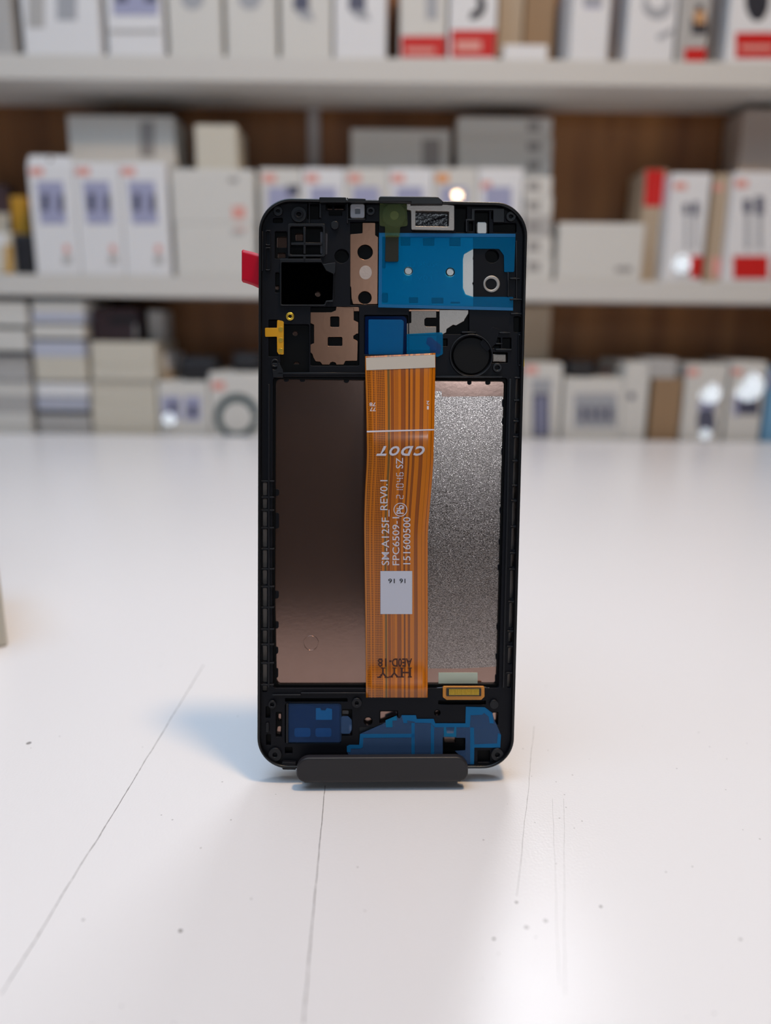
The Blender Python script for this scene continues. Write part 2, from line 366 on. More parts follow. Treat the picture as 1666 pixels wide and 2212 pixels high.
# earpiece bracket and front camera -------------------------------------
sh = zz(z2, [(345, 140), (640, 140), (662, 168), (688, 180), (798, 190), (798, 428), (388, 420), (385, 238), (345, 232)])
part('earpiece_bracket', [fil(sh, 3), fil(zz(z2, [(432, 242), (745, 248), (742, 392), (430, 386)]), 2)], -3, -.7, frame_steel, bevel=.12, label='light grey metal bracket with a window')
part('earpiece_mesh', [fil(zz(z2, [(425, 236), (752, 242), (750, 398), (424, 392)]), 1)], -3, -2.4, mat('dark_mesh', (22, 22, 30), .25, bump=(900, .5, .0003)), bevel=.05)
bm = bmesh.new()   # folded edge inside the window
for p, w in (((915, 482), -2.3), ((962, 466), -1.8), ((962, 470), -2.3)): bm.verts.new((*[c / 1000 for c in L(*p, w)], w / 1000))
bm.faces.new(bm.verts); me = mesh_of(bm)
o = link('mesh_fold', me, phone, mat('dark_mesh', (20, 20, 28), .25)); md = o.modifiers.new('s', 'SOLIDIFY'); md.thickness = .0001
part('front_camera', [circ(852, 464, 26.5, 40)], -3, -1.1, mat('camera_body', (40, 44, 48), .4), bevel=.3)
part('camera_lens', [circ(852, 465, 10, 28)], -1.5, -1.0, mat('lens_glass', (128, 124, 112), .2), bevel=.15)
yfilm = film('yellow_green_film', (240, 244, 222), (120, 134, 96), .16)
part('camera_film', [fil([(820.5, 428), (878.5, 428), (881, 488), (865, 490), (863, 512), (832, 512), (832, 489), (820, 488)], [2, 2, 5, 2, 0, 0, 2, 5])], -.62, -.58, yfilm, bevel=.005, label='yellow-green protective film tab')
part('foam_pad', [fil([(833, 509), (861.5, 509), (861, 565), (832, 565)], 3)], -1.3, -1.05, mat('dark_foam', (22, 24, 10), .7), bevel=.05)
part('light_sensor', [rect(757, 440, 788, 471, 5), rect(767.5, 450, 778, 461.5, 1.5)], -3, -1.2, mat('grey_resin', (150, 150, 156), .5), bevel=.2, label='square grey sensor')
part('light_sensor', [rect(766.5, 449, 779, 462.5, 1)], -2.9, -1.6, mat('grey_window', (92, 96, 104), .3), bevel=.05)
part('grey_gasket', [fil([(692, 500), (708, 505), (707, 550), (692, 548)], 2)], -1.75, -1.62, mat('gasket_grey', (46, 46, 54), .55), bevel=.03)
part('vibration_motor', [circ(1018.5, 768, 40, 48)], -3, -1.75, mat('motor_case', (9, 10, 13), .6, spec=.25), bevel=.3)
part('motor_lead', [fil([(1036, 742), (1064, 706), (1080, 712), (1072, 742), (1052, 760)], 3)], -1.75, -1.6, black, bevel=.05)

# gold side-key flex ------------------------------------------------------
part('antenna_ring', [circ(626.5, 683, 9.2, 26), circ(626.5, 683, 3.6, 18)], -2.3, -1.4, gold, bevel=.25, label='small gold ring')
kf = part('side_key_flex', [fil([(572.5, 708), (598.5, 708), (599, 691), (611, 693.5), (613, 696), (613, 766), (602, 765), (599, 760), (598.5, 727), (573, 727.5)], 2)], -1.64, -1.52, mat('side_flex', (222, 160, 22), .3, coat=.3), bevel=.03, label='small yellow-orange flex with three pads')
for y in (711, 734, 757):
    part('contact_pad', [circ(606.8, y, 5, 20)], -1.53, -1.42, gold, kf, bevel=.05)

# blue films ----------------------------------------------------------------
blue = film('blue_film', (112, 224, 246), (0, 138, 194), .28, .2)
blue.node_tree.nodes['Principled BSDF'].inputs['Specular IOR Level'].default_value = .04
blue_in = film('blue_film_deep', (214, 236, 250), (10, 52, 124), .14, .12)
blue_lo = film('blue_film_soft', (204, 228, 242), (84, 114, 158), .38, .3)
blue_mod = film('blue_film_clear', (206, 230, 244), (70, 96, 140), .22, .3)
ed = film('blue_film_edge', (150, 206, 238), (44, 142, 200), .45, .25)
f1 = fil([(819, 503), (1114, 505), (1111, 587.5), (1089.5, 587.5), (1089, 552), (1079, 537.5), (1022, 537), (1003, 548), (1000.5, 560), (1000.5, 622), (1006, 636), (1022, 641), (1109, 641.5), (1108.5, 671), (817.5, 664)],
         [1, 1, 3, 2, 6, 8, 8, 6, 4, 6, 6, 2, 2, 3, 1])
fo = part('protective_film', [f1, circ(882.5, 585.5, 9.5, 24), circ(973, 588, 10, 24)], -1.35, -1.31, blue, bevel=.005, label='large blue film over the silver plate')
part('film_border', [[(819, 503), (1114, 505), (1113.6, 512), (826, 511), (825, 657), (1108.6, 664.5), (1108.5, 671), (817.5, 664)]], -1.31, -1.28, ed, fo, bevel=.005)
part('protective_film', [fil([(789, 683), (873, 683), (879, 690), (879, 770), (788, 772)], 3)], -1.9, -1.86, blue_in, bevel=.005, label='square blue film above the ribbon')
part('blue_cover', [fil([(796, 690), (868, 690.5), (872.5, 694), (871, 766), (796, 766)], 3)], -2.6, -1.95, mat('blue_sheet', (30, 156, 182), .4), bevel=.1)
part('protective_film', [fil(zz(z2, [(345, 1410), (620, 1395), (688, 1395), (688, 1600), (640, 1625), (345, 1600)]), [2, 0, 4, 4, 2, 2])], -1.3, -1.26, blue, bevel=.005, label='small blue film right of the ribbon top')
part('film_fold', [fil(zz(z2, [(540, 1445), (575, 1440), (640, 1490), (675, 1520), (660, 1600), (570, 1600), (565, 1530), (530, 1500)]), 2)], -1.26, -1.22, blue_in, bevel=.005)

# lower films
pk = mat('pocket_blue', (24, 70, 128), .4)
o = part('protective_film', [rect(618, 1520, 737.5, 1604, 6)], -1.5, -1.46, blue_mod, bevel=.005, label='blue film on the square bottom module')
cy = mat('bright_blue', (40, 196, 240), .35)
part('module_body', [rect(621, 1523, 734, 1603, 4)], -3, -2.4, mat('module_blue', (24, 48, 100), .4), bevel=.1)
part('module_window', [fil([(682.5, 1530), (692, 1530), (694, 1535), (703, 1535), (706, 1530), (717.5, 1532), (717.5, 1555), (682.5, 1555)], 1.5)], -1.75, -1.52, cy, bevel=.03)
for x0, x1 in ((636, 671), (681.5, 716)):
    part('module_pad', [rect(x0, 1573, x1, 1592, 5)], -2.3, -2.1, mat('mid_blue', (40, 134, 196), .4), bevel=.05)
part('film_tab', [fil([(737, 1547), (752, 1547), (760, 1555), (760.5, 1575), (756, 1585), (737, 1585)], 4)], -1.5, -1.46, blue_lo, bevel=.005)
f2 = [(749.6, 1624), (749.6, 1612), (755, 1609), (776, 1609), (778, 1585.5), (826, 1564.5), (857, 1546), (860, 1551), (864, 1552), (868, 1545), (898.6, 1545), (900.6, 1553), (937, 1553), (940.5, 1562.5), (1005.7, 1562.5),
      (1006.7, 1526.7), (1047.5, 1527.7), (1064, 1540), (1068, 1554), (1082.5, 1587), (1081, 1615), (1025, 1615), (1024, 1659), (1013, 1658), (1003.7, 1642), (983, 1622), (1005.7, 1620.6), (1005.7, 1594), (956.7, 1592.5), (956.7, 1642), (760, 1642)]
fo = part('protective_film', [f2], -1.5, -1.46, blue_lo, bevel=.005, label='long blue film with lighter seams along the bottom edge')
for name, pts in [('film_seam', [(749.6, 1624), (749.6, 1612), (755, 1609), (776, 1609), (778, 1585.5), (896, 1585), (896, 1593), (785, 1594), (784, 1614), (779, 1617), (758, 1617), (757, 1625)]),
                  ('film_seam', [(868, 1545), (898.6, 1545), (900.6, 1553), (937, 1553), (940.5, 1562.5), (1005.7, 1562.5), (1006.7, 1526.7), (1047.5, 1527.7), (1064, 1540), (1067, 1563), (1058, 1562), (1056, 1548), (1046, 1540), (1042, 1544), (1017, 1545), (1015, 1571), (940, 1571), (931, 1562), (898, 1561), (896, 1559), (880, 1556), (880, 1562), (872, 1562)]),
                  ('film_seam', [(1016, 1571.5), (1024, 1571.5), (1025, 1608), (1074, 1606), (1076, 1584), (1082.5, 1587), (1081, 1615), (1025, 1615), (1024, 1659), (1016, 1659)]),
                  ('film_seam', [(889, 1562), (896, 1561.5), (896, 1640), (889, 1640)]), ('film_seam', [(931, 1563), (938, 1571.5), (938, 1640), (931, 1640)]),
                  ('film_window', [(833, 1556), (856.5, 1546), (858, 1556), (848, 1557), (848, 1571), (834, 1571)]),
                  ('film_window', [(959, 1571), (963.5, 1571), (966, 1584), (980, 1584), (982, 1571), (986, 1571), (986, 1592), (959, 1591)])]:
    part(name, [pts], -1.45, -1.42, ed if 'seam' in name else film('aqua_film', (60, 170, 210), (30, 140, 190), .6), fo, bevel=.005)
part('lower_board', [rect(774, 1568, 940, 1630, 2)], -3.0, -2.5, mat('board_black', (18, 20, 28), .5), bevel=.05)
# connector flex at the bottom right
cf = part('display_connector', [fil([(957, 1483), (1047, 1483), (1047, 1505), (1040, 1512), (965, 1512), (957, 1506)], 3)], -1.7, -.9, mat('connector_flex', (206, 132, 30), .35, coat=.3), bevel=.08, label='orange flex with gold pin connector')
part('connector_shell', [rect(964.5, 1486.5, 1040, 1504, 2), rect(970, 1490, 1034, 1500.5, 1)], -.95, -.55, mat('shell_black', (34, 30, 26), .4), cf, bevel=.06)
part('connector_core', [rect(969, 1489, 1035, 1501.5, 1)], -1.0, -.85, mat('core_olive', (70, 56, 20), .5), cf, bevel=.03)
pins = [pl([rect(970.5 + k * 2.62, 1488.4, 972.2 + k * 2.62, 1501.8)], -.9, -.48, .04) for k in range(25)]
o = link('contact_pins', join(pins), cf, gold); o['label'] = 'row of gold contact pins'
part('reflective_tape', [rect(947.5, 1453, 1032, 1487, 1)], -3.98, -3.8, mat('pale_tape', (196, 208, 192), .35), bevel=.02, label='pale green tape strip')
part('shielding_foil', [fil([(921, 1488), (958, 1484), (1048, 1484), (1068, 1487), (1066, 1503), (921, 1509)], 3)], -2.6, -2.3, mat('shiny_foil', (120, 122, 132), .25, .85, bump=(300, .5, .0006)), bevel=.08)

# ================================================================== ribbon cable
EL = [(768, 789.5), (800, 789), (830, 790.2), (870, 791.3), (930, 792.5), (980, 793.3), (1020, 791.5), (1060, 789), (1110, 787.4), (1150, 787), (1250, 788.3), (1340, 789.6), (1440, 790.6), (1516, 791)]
ER = [(761, 941), (795, 940.8), (860, 939.5), (930, 938), (1000, 936.4), (1060, 931.8), (1100, 928.3), (1150, 924.4), (1250, 924.2), (1340, 924.6), (1440, 924.2), (1516, 924)]
EW = [(t[0], t[1]) for t in ((0, -1.0), (.05, -.5), (.2, 2.5), (.23, 3.1), (.26, 3.2), (.5, 1.5), (.75, -.5), (.895, -2.1), (.93, -1.6), (.968, -.7), (.984, -.9), (1, -2.7))]   # height above the back plane from the free end down
def lerp(tb, y):
    if y <= tb[0][0]: return tb[0][1]
    for (a, p), (b, q) in zip(tb, tb[1:]):
        if y <= b:
            t = (y - a) / (b - a); return p + (q - p) * t
    return tb[-1][1]
def sm(tb, y, h): return sum(lerp(tb, y + k * h) for k in (-2, -1, 0, 1, 2)) / 5
def rib_w(y): return sm(EW, (y - 766) / 748, .008)
def rib_px(s, v):       # s across 0..1, v along 0..1
    yl, yr = 769.5 + v * (1514 - 769.5), 762.5 + v * (1514 - 762.5)
    y = yl + (yr - yl) * s
    return (sm(EL, yl, 8) * (1 - s) + sm(ER, yr, 8) * s, y)
def rib_pt(x, y, lift=0):
    w = rib_w(y) + lift
    u, v = L(x, y, w)
    return Vector((u, v, w)) / 1000
bm = bmesh.new(); uvl = bm.loops.layers.uv.new('UVMap')
NS, NV = 10, 150
grid = []
for j in range(NV + 1):
    row = []
    for i in range(NS + 1):
        x, y = rib_px(i / NS, j / NV)
        row.append(bm.verts.new(rib_pt(x, y)))
    grid.append(row)
for j in range(NV):
    for i in range(NS):
        f = bm.faces.new((grid[j][i], grid[j + 1][i], grid[j + 1][i + 1], grid[j][i + 1])); f.smooth = True
        for lp, (a, b) in zip(f.loops, ((i, j), (i, j + 1), (i + 1, j + 1), (i + 1, j))): lp[uvl].uv = (a / NS, b / NV)
bm.normal_update()
me = bpy.data.meshes.new('ribbon'); bm.to_mesh(me); bm.free()

def ribbon_material():
    m = bpy.data.materials.new('printed_polyimide'); m.use_nodes = True
    nt = m.node_tree; N = nt.nodes; K = nt.links; b = N['Principled BSDF']
    uv = N.new('ShaderNodeUVMap'); uv.uv_map = 'UVMap'
    sp = N.new('ShaderNodeSeparateXYZ'); K.new(uv.outputs[0], sp.inputs[0])
    def M(op, a, c=None, d=None):
        n = N.new('ShaderNodeMath'); n.operation = op
        for i, q in enumerate((a, c, d)):
            if q is None: continue
            if isinstance(q, (int, float)): n.inputs[i].default_value = q
            else: K.new(q, n.inputs[i])
        return n.outputs[0]
    U, V = sp.outputs[0], sp.outputs[1]
    # the traces swing sideways a little half way down
    k = M('SMOOTH_MIN', M('MAXIMUM', M('MULTIPLY', M('SUBTRACT', V, .36), 6), 0), 1, .3)
    u2 = M('SUBTRACT', U, M('MULTIPLY', M('MULTIPLY', k, M('SUBTRACT', 1, U)), .0))
    Yl, Br, Dk, Ln, Gr = (206, 116, 8), (150, 76, 12), (116, 60, 16), (104, 46, 6), (120, 84, 34)
    stops = [(0, Yl), (.31, Gr), (.345, (210, 124, 20)), (.358, Br), (.405, Yl), (.415, Br), (.424, Yl), (.433, Br), (.44, Yl), (.449, Br), (.457, Yl), (.463, Dk), (.468, Yl), (.505, Br), (.566, Dk), (.572, Yl), (.61, Br), (.619, Dk),
             (.638, Yl), (.676, Dk), (.684, Br), (.706, Dk), (.711, Yl), (.778, Dk), (.785, Br), (.828, Dk), (.834, Yl), (.896, Ln), (.902, Yl), (.953, Ln), (.959, Yl)]
    cr = N.new('ShaderNodeValToRGB'); cr.color_ramp.interpolation = 'CONSTANT'; K.new(u2, cr.inputs[0])
    e = cr.color_ramp.elements
    e[0].position, e[0].color = 0, (*lin(Yl), 1); e[1].position, e[1].color = stops[1][0], (*lin(stops[1][1]), 1)
    for p, c in stops[2:]:
        x = e.new(p); x.color = (*lin(c), 1)
    # dotted copper mesh on the left
    def band(a, c): return M('MULTIPLY', M('GREATER_THAN', U, a), M('LESS_THAN', U, c))
    bands = M('MAXIMUM', M('MAXIMUM', band(.025, .085), band(.10, .137)), band(.157, .278))
    du, dv = M('MULTIPLY', U, 2 * PI * 20), M('MULTIPLY', V, 2 * PI * 98)
    dots = M('GREATER_THAN', M('MULTIPLY', M('SINE', M('ADD', du, dv)), M('SINE', M('SUBTRACT', du, dv))), .05)
    dm = M('MULTIPLY', bands, dots)
    mx = N.new('ShaderNodeMix'); mx.data_type = 'RGBA'; mx.inputs[7].default_value = (*lin((92, 40, 10)), 1)
    K.new(dm, mx.inputs[0]); K.new(cr.outputs[0], mx.inputs[6])
    K.new(mx.outputs[2], b.inputs['Base Color'])
    b.inputs['Roughness'].default_value = .32; b.inputs['Coat Weight'].default_value = .35; b.inputs['Coat Roughness'].default_value = .1
    return m
rib = link('flex_cable', me, phone, ribbon_material()); rib['label'] = 'orange printed ribbon cable'
md = rib.modifiers.new('thick', 'SOLIDIFY'); md.thickness = .00012; md.offset = -1

def conform(me, lift):            # mesh given in photo pixels (x, y) laid on the ribbon
    for v in me.vertices: v.co = rib_pt(v.co.x, v.co.y, lift)
    return me
def flat_mesh(quads):
    bm = bmesh.new()
    for q in quads: bm.faces.new([bm.verts.new((*p, 0)) for p in q])
    return mesh_of(bm)
def strips(x0, y0, x1, y1, n):   # rectangle cut in n rows so that it follows the curve
    return [[(x0, y0 + (y1 - y0) * k / n), (x0, y0 + (y1 - y0) * (k + 1) / n), (x1, y0 + (y1 - y0) * (k + 1) / n), (x1, y0 + (y1 - y0) * k / n)] for k in range(n)]
ink = mat('white_ink', (216, 212, 224), .6); dark_ink = mat('brown_ink', (62, 24, 10), .6); blk = mat('black_ink', (22, 22, 28), .6)
paper = mat('label_paper', (208, 210, 224), .6)

def lay(name, me, m, lift=.03, parent=rib, label=None):
    o = link(name, conform(me, lift), parent, m)
    if label: o['label'] = label
    return o

# stiffener: white tongue with rounded corners
lay('stiffener', flat_mesh([[(790.7, 773), (940, 766), (940.5, 793.8), (791.5, 799.8)]]), mat('cream_stiffener', (205, 196, 184), .55), .10, label='cream white stiffener at the free end')
lay('silk_line', flat_mesh([[(792.5, 930.6), (937.6, 926.8), (937.6, 929.6), (792.6, 934)]]), ink)

def glyphs(txt, x0, y0, x1, y1, rot=0, bold=0, shear=0):
    cu = bpy.data.curves.new('t', 'FONT'); cu.body = txt; cu.size = 1; cu.offset = bold; cu.shear = shear; cu.resolution_u = 3
    o = bpy.data.objects.new('t', cu); COL.objects.link(o)
    dg = bpy.context.evaluated_depsgraph_get(); dg.update()
    me = bpy.data.meshes.new_from_object(o.evaluated_get(dg))
    bpy.data.objects.remove(o); bpy.data.curves.remove(cu); me.materials.clear()
    return fit(me, x0, y0, x1, y1, rot)
def fit(me, x0, y0, x1, y1, rot, box=None):
    xs = [v.co.x for v in me.vertices]; ys = [v.co.y for v in me.vertices]
    a, b, c, d = box or (min(xs), max(xs), min(ys), max(ys))
    for v in me.vertices:
        s, t = (v.co.x - a) / (b - a), (v.co.y - c) / (d - c)
        if rot == 180: v.co = (x1 - s * (x1 - x0), y0 + t * (y1 - y0), 0)
        elif rot == 90: v.co = (x1 - t * (x1 - x0), y1 - s * (y1 - y0), 0)
        else: v.co = (x0 + s * (x1 - x0), y1 - t * (y1 - y0), 0)
    return me

lay('printed_marking', glyphs('78', 798.5, 869.5, 811.8, 877.5, 180, .01), ink)
lay('printed_marking', glyphs('77', 799, 880, 812, 888, 180, .01), ink)
lay('printed_marking', glyphs('2', 921.5, 866, 927.8, 874, 180, .01), ink)
lay('printed_marking', glyphs('1', 922.5, 877, 926.5, 884.5, 180, .01), ink)
cd = [glyphs(c, x0, 963.5, x1, 984.6, 180, .04, .38) for c, x0, x1 in (('C', 893, 918), ('D', 866.5, 893.5), ('O', 841, 863.5), ('T', 812.5, 835.5))]
lay('printed_marking', join(cd), ink, .09, label='white italic letters on the ribbon')
lay('printed_marking', glyphs('SM-A125F', 824.5, 1118, 841, 1221, 90, .005), ink)
lay('printed_marking', glyphs('_', 839.5, 1101, 841.5, 1116, 90), ink)
lay('printed_marking', glyphs('REV0.1', 821.5, 1037, 837.5, 1102, 90, .005), ink)
lay('printed_marking', glyphs('FPC6509-1', 848, 1117, 863, 1221, 90, .005), ink)
lay('printed_marking', glyphs('SZ', 855.5, 989, 871, 1012, 90, .005), ink)
lay('printed_marking', glyphs('151600500', 871, 1117, 887, 1219, 90, .005), ink)
# lead-free mark: ring, letters and slash
rg = []
for k in range(36):
    a, b = 2 * PI * k / 36, 2 * PI * (k + 1) / 36
    rg.append([(865.3 + r * math.cos(t), 1101 + r * math.sin(t)) for r, t in ((13.2, a), (14.8, a), (14.8, b), (13.2, b))])
rg.append([(855.5, 1107), (856.8, 1108.4), (874, 1094), (872.8, 1092.6)])
lay('printed_marking', join([flat_mesh(rg), glyphs('Pb', 857, 1091, 872.5, 1110, 90, .01)]), ink, label='circled lead-free sign')
# date code in seven-segment dashes, reading upwards
SEG = {'2': 'abged', '1': 'bc', '0': 'abcdef', '4': 'fgbc', '6': 'afgedc'}
POS = {'a': ((0, 1), (.6, 1)), 'b': ((.6, 1), (.6, .5)), 'c': ((.6, .5), (.6, 0)), 'd': ((0, 0), (.6, 0)), 'e': ((0, .5), (0, 0)), 'f': ((0, 1), (0, .5)), 'g': ((0, .5), (.6, .5))}
qs = []
for i, ch in enumerate('21046'):
    for sgm in SEG[ch]:
        (a, b), (c, d) = POS[sgm]
        for h0, h1 in ((.1, .42), (.58, .9)):
            p = (a + (c - a) * h0, b + (d - b) * h0); q = (a + (c - a) * h1, b + (d - b) * h1)
            n = (.075, 0) if a == c else (0, .06)
            qs.append([(i + p[0] - n[0], p[1] - n[1]), (i + p[0] + n[0], p[1] + n[1]), (i + q[0] + n[0], q[1] + n[1]), (i + q[0] - n[0], q[1] - n[1])])
lay('printed_marking', fit(flat_mesh(qs), 856, 1020, 872, 1078, 90), ink, .05)
lay('paper_label', flat_mesh(strips(822, 1233.5, 890.8, 1326.5, 12)), paper, .05, label='white paper label')
lay('printed_marking', glyphs('16', 863.5, 1250, 876, 1260, 180, .01), blk, .08)
lay('printed_marking', glyphs('16', 839, 1250, 853, 1260, 180, .01), blk, .08)
lay('printed_marking', join([glyphs('AE0D-', 841, 1422, 890.5, 1440.5, 180, .025), glyphs('18', 816.5, 1422, 835, 1440.5, 180, .025)]), dark_ink)
hy = [glyphs('H', 866, 1442.5, 888, 1463, 180, .012), glyphs('Y', 842, 1442.5, 862, 1463, 180, .012), glyphs('Y', 817, 1442.5, 838, 1464, 180, .012)]
hy.append(flat_mesh([rect(864, 1461, 873, 1463.5), rect(881, 1461, 890, 1463.5), rect(864, 1442, 873, 1444), rect(881, 1442, 890, 1444), rect(848, 1442, 857, 1444), rect(823, 1442, 833, 1444), rect(840, 1461, 849, 1463.5), rect(856, 1461, 864, 1463.5), rect(815, 1462, 824, 1464.5), rect(831, 1462, 840, 1464.5)]))
lay('printed_marking', join(hy), dark_ink)

# ================================================================== red pull tab at the left
tab = [(558, 548), (545, 544), (530, 540.5), (525, 539), (522.3, 542), (522.3, 606), (525, 610), (531, 611.5), (545, 616), (558, 622)]
bm = bmesh.new(); top = [(570, 551)] + tab[:5]; bot = [(570, 627)] + tab[:4:-1]
rows = []
for (a, b) in zip(top, bot):
    r = []
    for k in range(9):
        x, y = a[0] + (b[0] - a[0]) * k / 8, a[1] + (b[1] - a[1]) * k / 8
        w = -7.7 - .9 * ((565 - x) / 43) ** 2
        r.append(bm.verts.new((*[c / 1000 for c in L(x, y, w)], w / 1000)))
    rows.append(r)
for r0, r1 in zip(rows, rows[1:]):
    for k in range(8):
        f = bm.faces.new((r0[k], r1[k], r1[k + 1], r0[k + 1])); f.smooth = True
o = link('pull_tab', mesh_of(bm), phone, mat('red_film', (206, 14, 44), .35)); o['label'] = 'red film pull tab'
md = o.modifiers.new('s', 'SOLIDIFY'); md.thickness = .00015

# ================================================================== the stand
base_low = min((PBASE + PN * -7.6 + PX * u).z for u in (-30, 30))
plate_top = base_low - TZ - .05
stand = empty('phone_stand', (PBASE.x, PBASE.y, TZ), 'small charcoal phone stand whose front lip holds the black phone frame', 'phone stand')
stand.rotation_euler.z = math.atan2(PX.y, PX.x)
sm_ = mat('charcoal_coating', (32, 30, 34), .5, bump=(1800, .15, .0001))
rub = mat('grey_rubber', (40, 40, 44), .8)
inv = Matrix.Rotation(-stand.rotation_euler.z, 3, 'Z')
def sl(p): return inv @ (Vector(p) - Vector((PBASE.x, PBASE.y, TZ)))
def lipx(px, py): 
    d = ray(px, py); t = ((PBASE + PN * 4.5 - CAM).dot(PN)) / d.dot(PN); return sl(CAM + d * t)
a, b = lipx(640, 1668), lipx(1012.5, 1668); zt = lipx(826, 1639).z; zb = lipx(826, 1694).z; yf = lipx(826, 1668).y
# front lip: rounded plate with a thick, soft edge, curling under at the bottom
lp = fil([(a.x, zb), (b.x, zb), (b.x, zt), (a.x, zt)], [2.6, 2.6, 4.6, 4.6], 10)
me = plate_mesh([lp], -1.3, 1.3, .55)
me.transform(Matrix.Rotation(PI / 2, 4, 'X')); me.transform(Matrix.Rotation(-.10, 4, 'X'))
me.transform(Matrix.Translation((0, (yf + 1.3) / 1000, 0)))
link('front_lip', me, stand, sm_)
me = box_mesh((a.x + 2, yf + .6, zb + .1), (b.x - 2, yf + 75, plate_top), .5)
link('base_plate', me, stand, sm_)
bm = bmesh.new()
bm_box(bm, (-24, 0, 0), (24, 3.2, 62), 1.2)
me = mesh_of(bm); me.transform(Matrix.Rotation(math.radians(-9), 4, 'X')); me.transform(Matrix.Translation((0, (sl(PBASE + PN * -7.6).y + 12.5) / 1000, (plate_top + 6) / 1000)))
link('back_rest', me, stand, sm_)
bm = bmesh.new(); bm_box(bm, (-26, yf + 52, plate_top - .3), (26, yf + 60, plate_top + 9), 2)
link('hinge_block', mesh_of(bm), stand, sm_)
bm = bmesh.new(); bm_box(bm, (-20, 0, 0), (20, 3, 58), 1)
me = mesh_of(bm); me.transform(Matrix.Rotation(math.radians(22), 4, 'X')); me.transform(Matrix.Translation((0, (yf + 53) / 1000, (plate_top + 5) / 1000)))
link('support_arm', me, stand, sm_)
for x in (a.x + 8, b.x - 8):
    for y in (yf + 16, yf + 68):
        bm = bmesh.new(); bmesh.ops.create_cone(bm, cap_ends=True, segments=24, radius1=.004, radius2=.0038, depth=(zb + .4) / 1000, matrix=Matrix.Translation((x / 1000, y / 1000, (zb + .4) / 2000)))
        link('rubber_foot', mesh_of(bm), stand, rub)
# ================================================================== the room
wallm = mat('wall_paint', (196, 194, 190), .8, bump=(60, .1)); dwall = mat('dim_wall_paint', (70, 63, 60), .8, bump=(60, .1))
for name, lo, hi, m in [('floor', (-1800, -2300, -60), (1800, 1340, 0), mat('floor_tile', (120, 112, 104), .5, var=.1, vscale=6)), ('ceiling', (-1800, -2300, 2600), (1800, 1340, 2660), wallm),
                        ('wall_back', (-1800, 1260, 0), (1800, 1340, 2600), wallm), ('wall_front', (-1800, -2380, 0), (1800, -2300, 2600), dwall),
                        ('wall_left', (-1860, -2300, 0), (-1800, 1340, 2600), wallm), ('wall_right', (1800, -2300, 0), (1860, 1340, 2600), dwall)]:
    tag(link(name, box_mesh(lo, hi), None, m), kind='structure')

